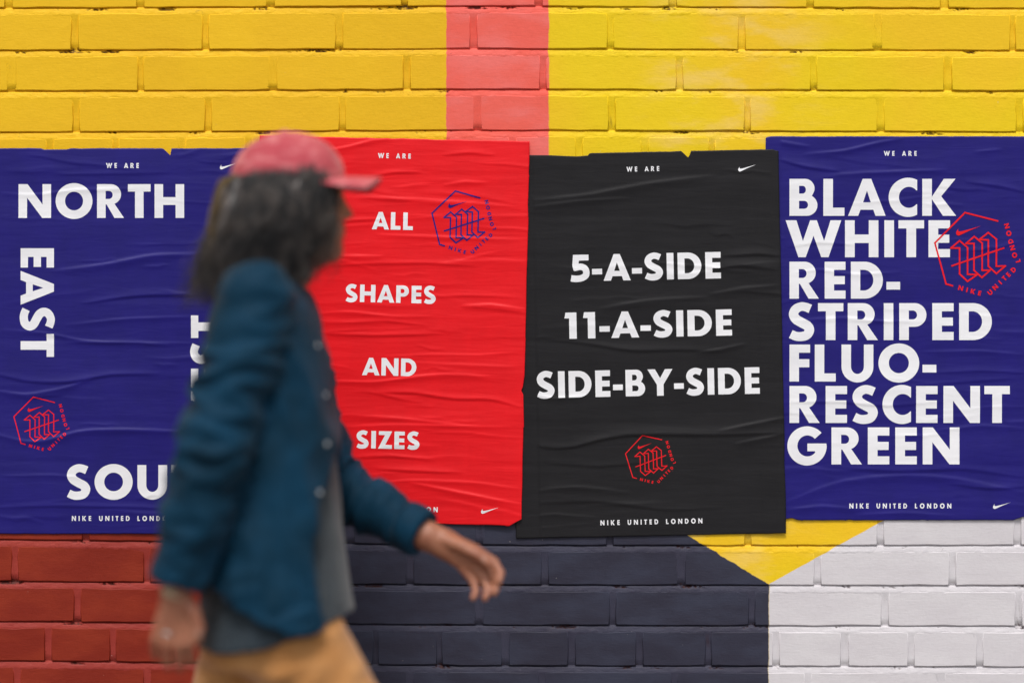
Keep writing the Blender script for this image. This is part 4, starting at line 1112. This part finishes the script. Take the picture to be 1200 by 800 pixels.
for py in (405, 463, 520, 577, 634, 690):
    e = float(np.interp(py, [320, 350, 400, 450, 520, 560, 600, 650, 700, 740], [362, 368, 378, 388, 390, 385, 377, 376, 384, 394]))
    # ray from the camera side onto the jacket
    tgt = J(e - 7, py, YC - .1)
    bpy.context.view_layer.update()
    o_, d_ = Vector((0, -CAM_D, CAM_H)), (Vector(tgt) - Vector((0, -CAM_D, CAM_H))).normalized()
    hit, loc_, nr_, _ = jo.ray_cast(o_ - root.location, d_)
    if hit:
        bm = bmesh.new(); bmesh.ops.create_uvsphere(bm, u_segments=14, v_segments=8, radius=.0045); bmesh.ops.scale(bm, vec=(1, 1, .4), verts=bm.verts)
        me = bpy.data.meshes.new('snap_button'); bm.to_mesh(me); bm.free()
        me.transform(Matrix.Translation(loc_ + root.location + nr_ * .001) @ nr_.to_track_quat('Z', 'Y').to_matrix().to_4x4()); pl('snap_button', me, M_BUTTON, jo)
# bracelets on the near wrist, ring on the near hand
dn = (wr_n - el_n) / np.linalg.norm(wr_n - el_n)
ring_mesh('bracelet', wr_n + dn * .004, dn + np.array([.15, 0, .1]), .0275, .0035, .002, M_CORD, root, .85, .03)
ring_mesh('bracelet', wr_n + dn * .013, dn + np.array([-.1, 0, .1]), .0275, .0028, .002, M_CORD, root, .85, .03)
ring_mesh('ring', J(197.5 - 1.5, 742, yh + .003), (.1, 0, 1), .0097, .003, .001, M_SILVER, root, 1.0, 0, 24)

# ---- cap
cc = np.array(J(337, 208, YC)); tilt = math.radians(-4)
Mc = Matrix.Translation(Vector(cc)) @ Matrix.Rotation(tilt, 4, 'Y')
def crown_pt(th, ph, r=1.0):
    rx, ry, rz = .107, .088, .086
    seam = min(abs(((ph / (math.pi / 3)) + .5) % 1 - .5) * 60 / 2.2, 1) if th > .1 else 1
    k = r * (1 - .014 * (1 - seam)) * (1 + .008 * mnoise.noise(Vector((math.cos(ph) * 2, math.sin(ph) * 2, th * 3))))
    return (rx * math.sin(th) * math.cos(ph) * k, ry * math.sin(th) * math.sin(ph) * k, rz * (math.cos(th) if th < math.pi / 2 else -(th - math.pi / 2) * .95) * k)
V, F = [], []
nt, npn = 22, 96
for sgn, r_ in ((0, 1.0), (1, .975)):
    for i in range(nt + 1):
        for j in range(npn): V.append(crown_pt(i / nt * math.radians(100), 2 * math.pi * j / npn + math.radians(30), r_))
for L in (0, 1):
    b = L * (nt + 1) * npn
    for i in range(nt):
        for j in range(npn):
            q = (b + i * npn + j, b + (i + 1) * npn + j, b + (i + 1) * npn + (j + 1) % npn, b + i * npn + (j + 1) % npn)
            F.append(q if not L else q[::-1])
b0, b1 = nt * npn, (nt + 1) * npn + nt * npn
for j in range(npn): F.append((b0 + j, b1 + j, b1 + (j + 1) % npn, b0 + (j + 1) % npn))
me = bpy.data.meshes.new('cap_crown'); me.from_pydata(V, [], F); me.transform(Mc); capo = pl('cap_crown', me, M_CAP)
V, F = [], []
NU, NV = 14, 28
for side in (0, 1):
    for i in range(NU + 1):
        for j in range(NV + 1):
            a = math.radians(-62 + 124 * j / NV); s0 = i / NU
            rim = np.array([.104 * math.cos(a), .085 * math.sin(a)])
            out_ = np.array([.104 + .071 * math.cos(a * 1.12) ** .5 if abs(a * 1.12) < math.pi / 2 else .104, .080 * math.sin(a) / math.sin(math.radians(62)) * (1 - .12 * s0)])
            xy = rim * (1 - s0) + out_ * s0
            z = -.006 - .026 * (xy[1] / .08) ** 2 * (.3 + .7 * s0) - .006 * s0 - .0035 * side
            V.append((xy[0], xy[1], z))
n1_ = (NU + 1) * (NV + 1)
for side in (0, 1):
    for i in range(NU):
        for j in range(NV):
            q = tuple(side * n1_ + v for v in (i * (NV + 1) + j, (i + 1) * (NV + 1) + j, (i + 1) * (NV + 1) + j + 1, i * (NV + 1) + j + 1)); F.append(q if not side else q[::-1])
for j in range(NV):
    a, b = NU * (NV + 1) + j, NU * (NV + 1) + j + 1; F.append((a, n1_ + a, n1_ + b, b))
for j in (0, NV):
    for i in range(NU):
        a, b = i * (NV + 1) + j, (i + 1) * (NV + 1) + j; F.append((a, b, n1_ + b, n1_ + a) if j else (b, a, n1_ + a, n1_ + b))
me = bpy.data.meshes.new('cap_brim'); me.from_pydata(V, [], F); me.transform(Mc); pl('cap_brim', me, M_CAP, capo)
ball('cap_button', Mc @ Vector((0, 0, .0865)), .007, M_CAP, capo, (1, 1, .5), 12)

# ---- hair: a soft mass under long loose strands, swept back
HF = Field(axis([(-.66, -.28, .0055)]), axis([(-.68, -.36, .0055)]), axis([(1.38, 1.68, .0055)]))
HF.ell(J(318, 240, YC), (.112, .092, .080), .02, 0); HF.ell(J(296, 275, YC), (.085, .105, .075), .03, 0)
HF.ell(J(288, 310, YC), (.078, .112, .050), .03, 0)
for sg in (-1, 1):
    HF.cone(J(350, 225, YC + sg * .074), J(352, 318, YC + sg * .082), .030, .026, .02); HF.cone(J(330, 240, YC + sg * .076), J(320, 325, YC + sg * .095), .032, .030, .03)
HF.ell(J(410, 262, YC), (.050, .045, .075), .01, 0, cut=True)
hm = HF.mesh('hair_mass'); relax(hm, 2)
displace(hm, lambda c, n: .006 * mnoise.noise(Vector((c[0] * 30, c[1] * 30, c[2] * 9))) + .004 * mnoise.noise(Vector((c[0] * 80, c[1] * 80, c[2] * 14))))
ho = pl('hair', hm, M_HAIR)
def strands(name, n, seed, r0, mat, curl=1.0, wide=0.0, front=False):
    rr_ = random.Random(seed); cu = bpy.data.curves.new(name, 'CURVE'); cu.dimensions = '3D'; cu.bevel_depth = r0; cu.bevel_resolution = 0; cu.resolution_u = 2
    for _ in range(n):
        ph = rr_.uniform(math.radians(38), math.radians(322)); zz = rr_.uniform(-.022, .020)
        p = Mc @ Vector((.100 * math.cos(ph), .084 * math.sin(ph), zz))
        if front:
            ph = rr_.choice((-1, -1, 1)) * rr_.uniform(math.radians(22), math.radians(75)); p = Mc @ Vector((.101 * math.cos(ph), .086 * math.sin(ph), zz))
        frontness = max(0, math.cos(ph))
        L = rr_.uniform(.13, .27) * (1 - .25 * frontness); n_ = 9; pts = [p]
        back = rr_.uniform(.1, .8) * (1 - .55 * frontness) * (.2 if front else 1); side = math.sin(ph)
        wa, wb, wp_ = curl * rr_.uniform(.006, .020), rr_.uniform(14, 34), rr_.uniform(0, 6)
        lock = mnoise.noise(Vector((math.cos(ph) * 3, math.sin(ph) * 3, zz * 20)))
        for i in range(1, n_):
            t_ = i / (n_ - 1)
            q = p + Vector((-wide * t_ + -L * .52 * back * t_ ** 1.1 - lock * .02 * t_, side * (.030 * math.sin(t_ * 2.2) + .018 * t_), -L * (t_ - .12 * t_ * t_)))
            q += Vector((math.sin(wp_ + wb * L * t_ * 3) * wa * t_, math.cos(wp_ * 1.7 + wb * L * t_ * 3) * wa * t_, 0))
            pts.append(q)
        sp = cu.splines.new('POLY'); sp.points.add(len(pts) - 1)
        for i, q in enumerate(pts):
            sp.points[i].co = (*q, 1); sp.points[i].radius = 1 - .75 * (i / (len(pts) - 1)) ** 2
    o = bpy.data.objects.new(name, cu); COL.objects.link(o); bpy.context.view_layer.update()
    me = bpy.data.meshes.new_from_object(o.evaluated_get(bpy.context.evaluated_depsgraph_get())); bpy.data.objects.remove(o)
    me.materials.clear(); return me
so = pl('loose_strands', strands('loose_strands', 3800, 5, .00075, M_HAIR), M_HAIR, ho)
so['kind'] = 'stuff'
so = pl('front_locks', strands('front_locks', 420, 13, .0007, M_HAIR, 1.1, -.004, True), M_HAIR, ho); so['kind'] = 'stuff'
so = pl('stray_curls', strands('stray_curls', 420, 9, .0007, M_HAIR, 1.7, .022), M_HAIR, ho); so['kind'] = 'stuff'
# eyebrows and beard shadow stubble
for sg in (-1, 1):
    bm = bmesh.new(); bmesh.ops.create_uvsphere(bm, u_segments=12, v_segments=6, radius=1); bmesh.ops.scale(bm, vec=(.004, .015, .003), verts=bm.verts)
    me = bpy.data.meshes.new('eyebrow'); bm.to_mesh(me); bm.free(); me.transform(Matrix.Translation(Vector(J(395, 222.5, YC + sg * .026)))); pl('eyebrow', me, M_HAIR)
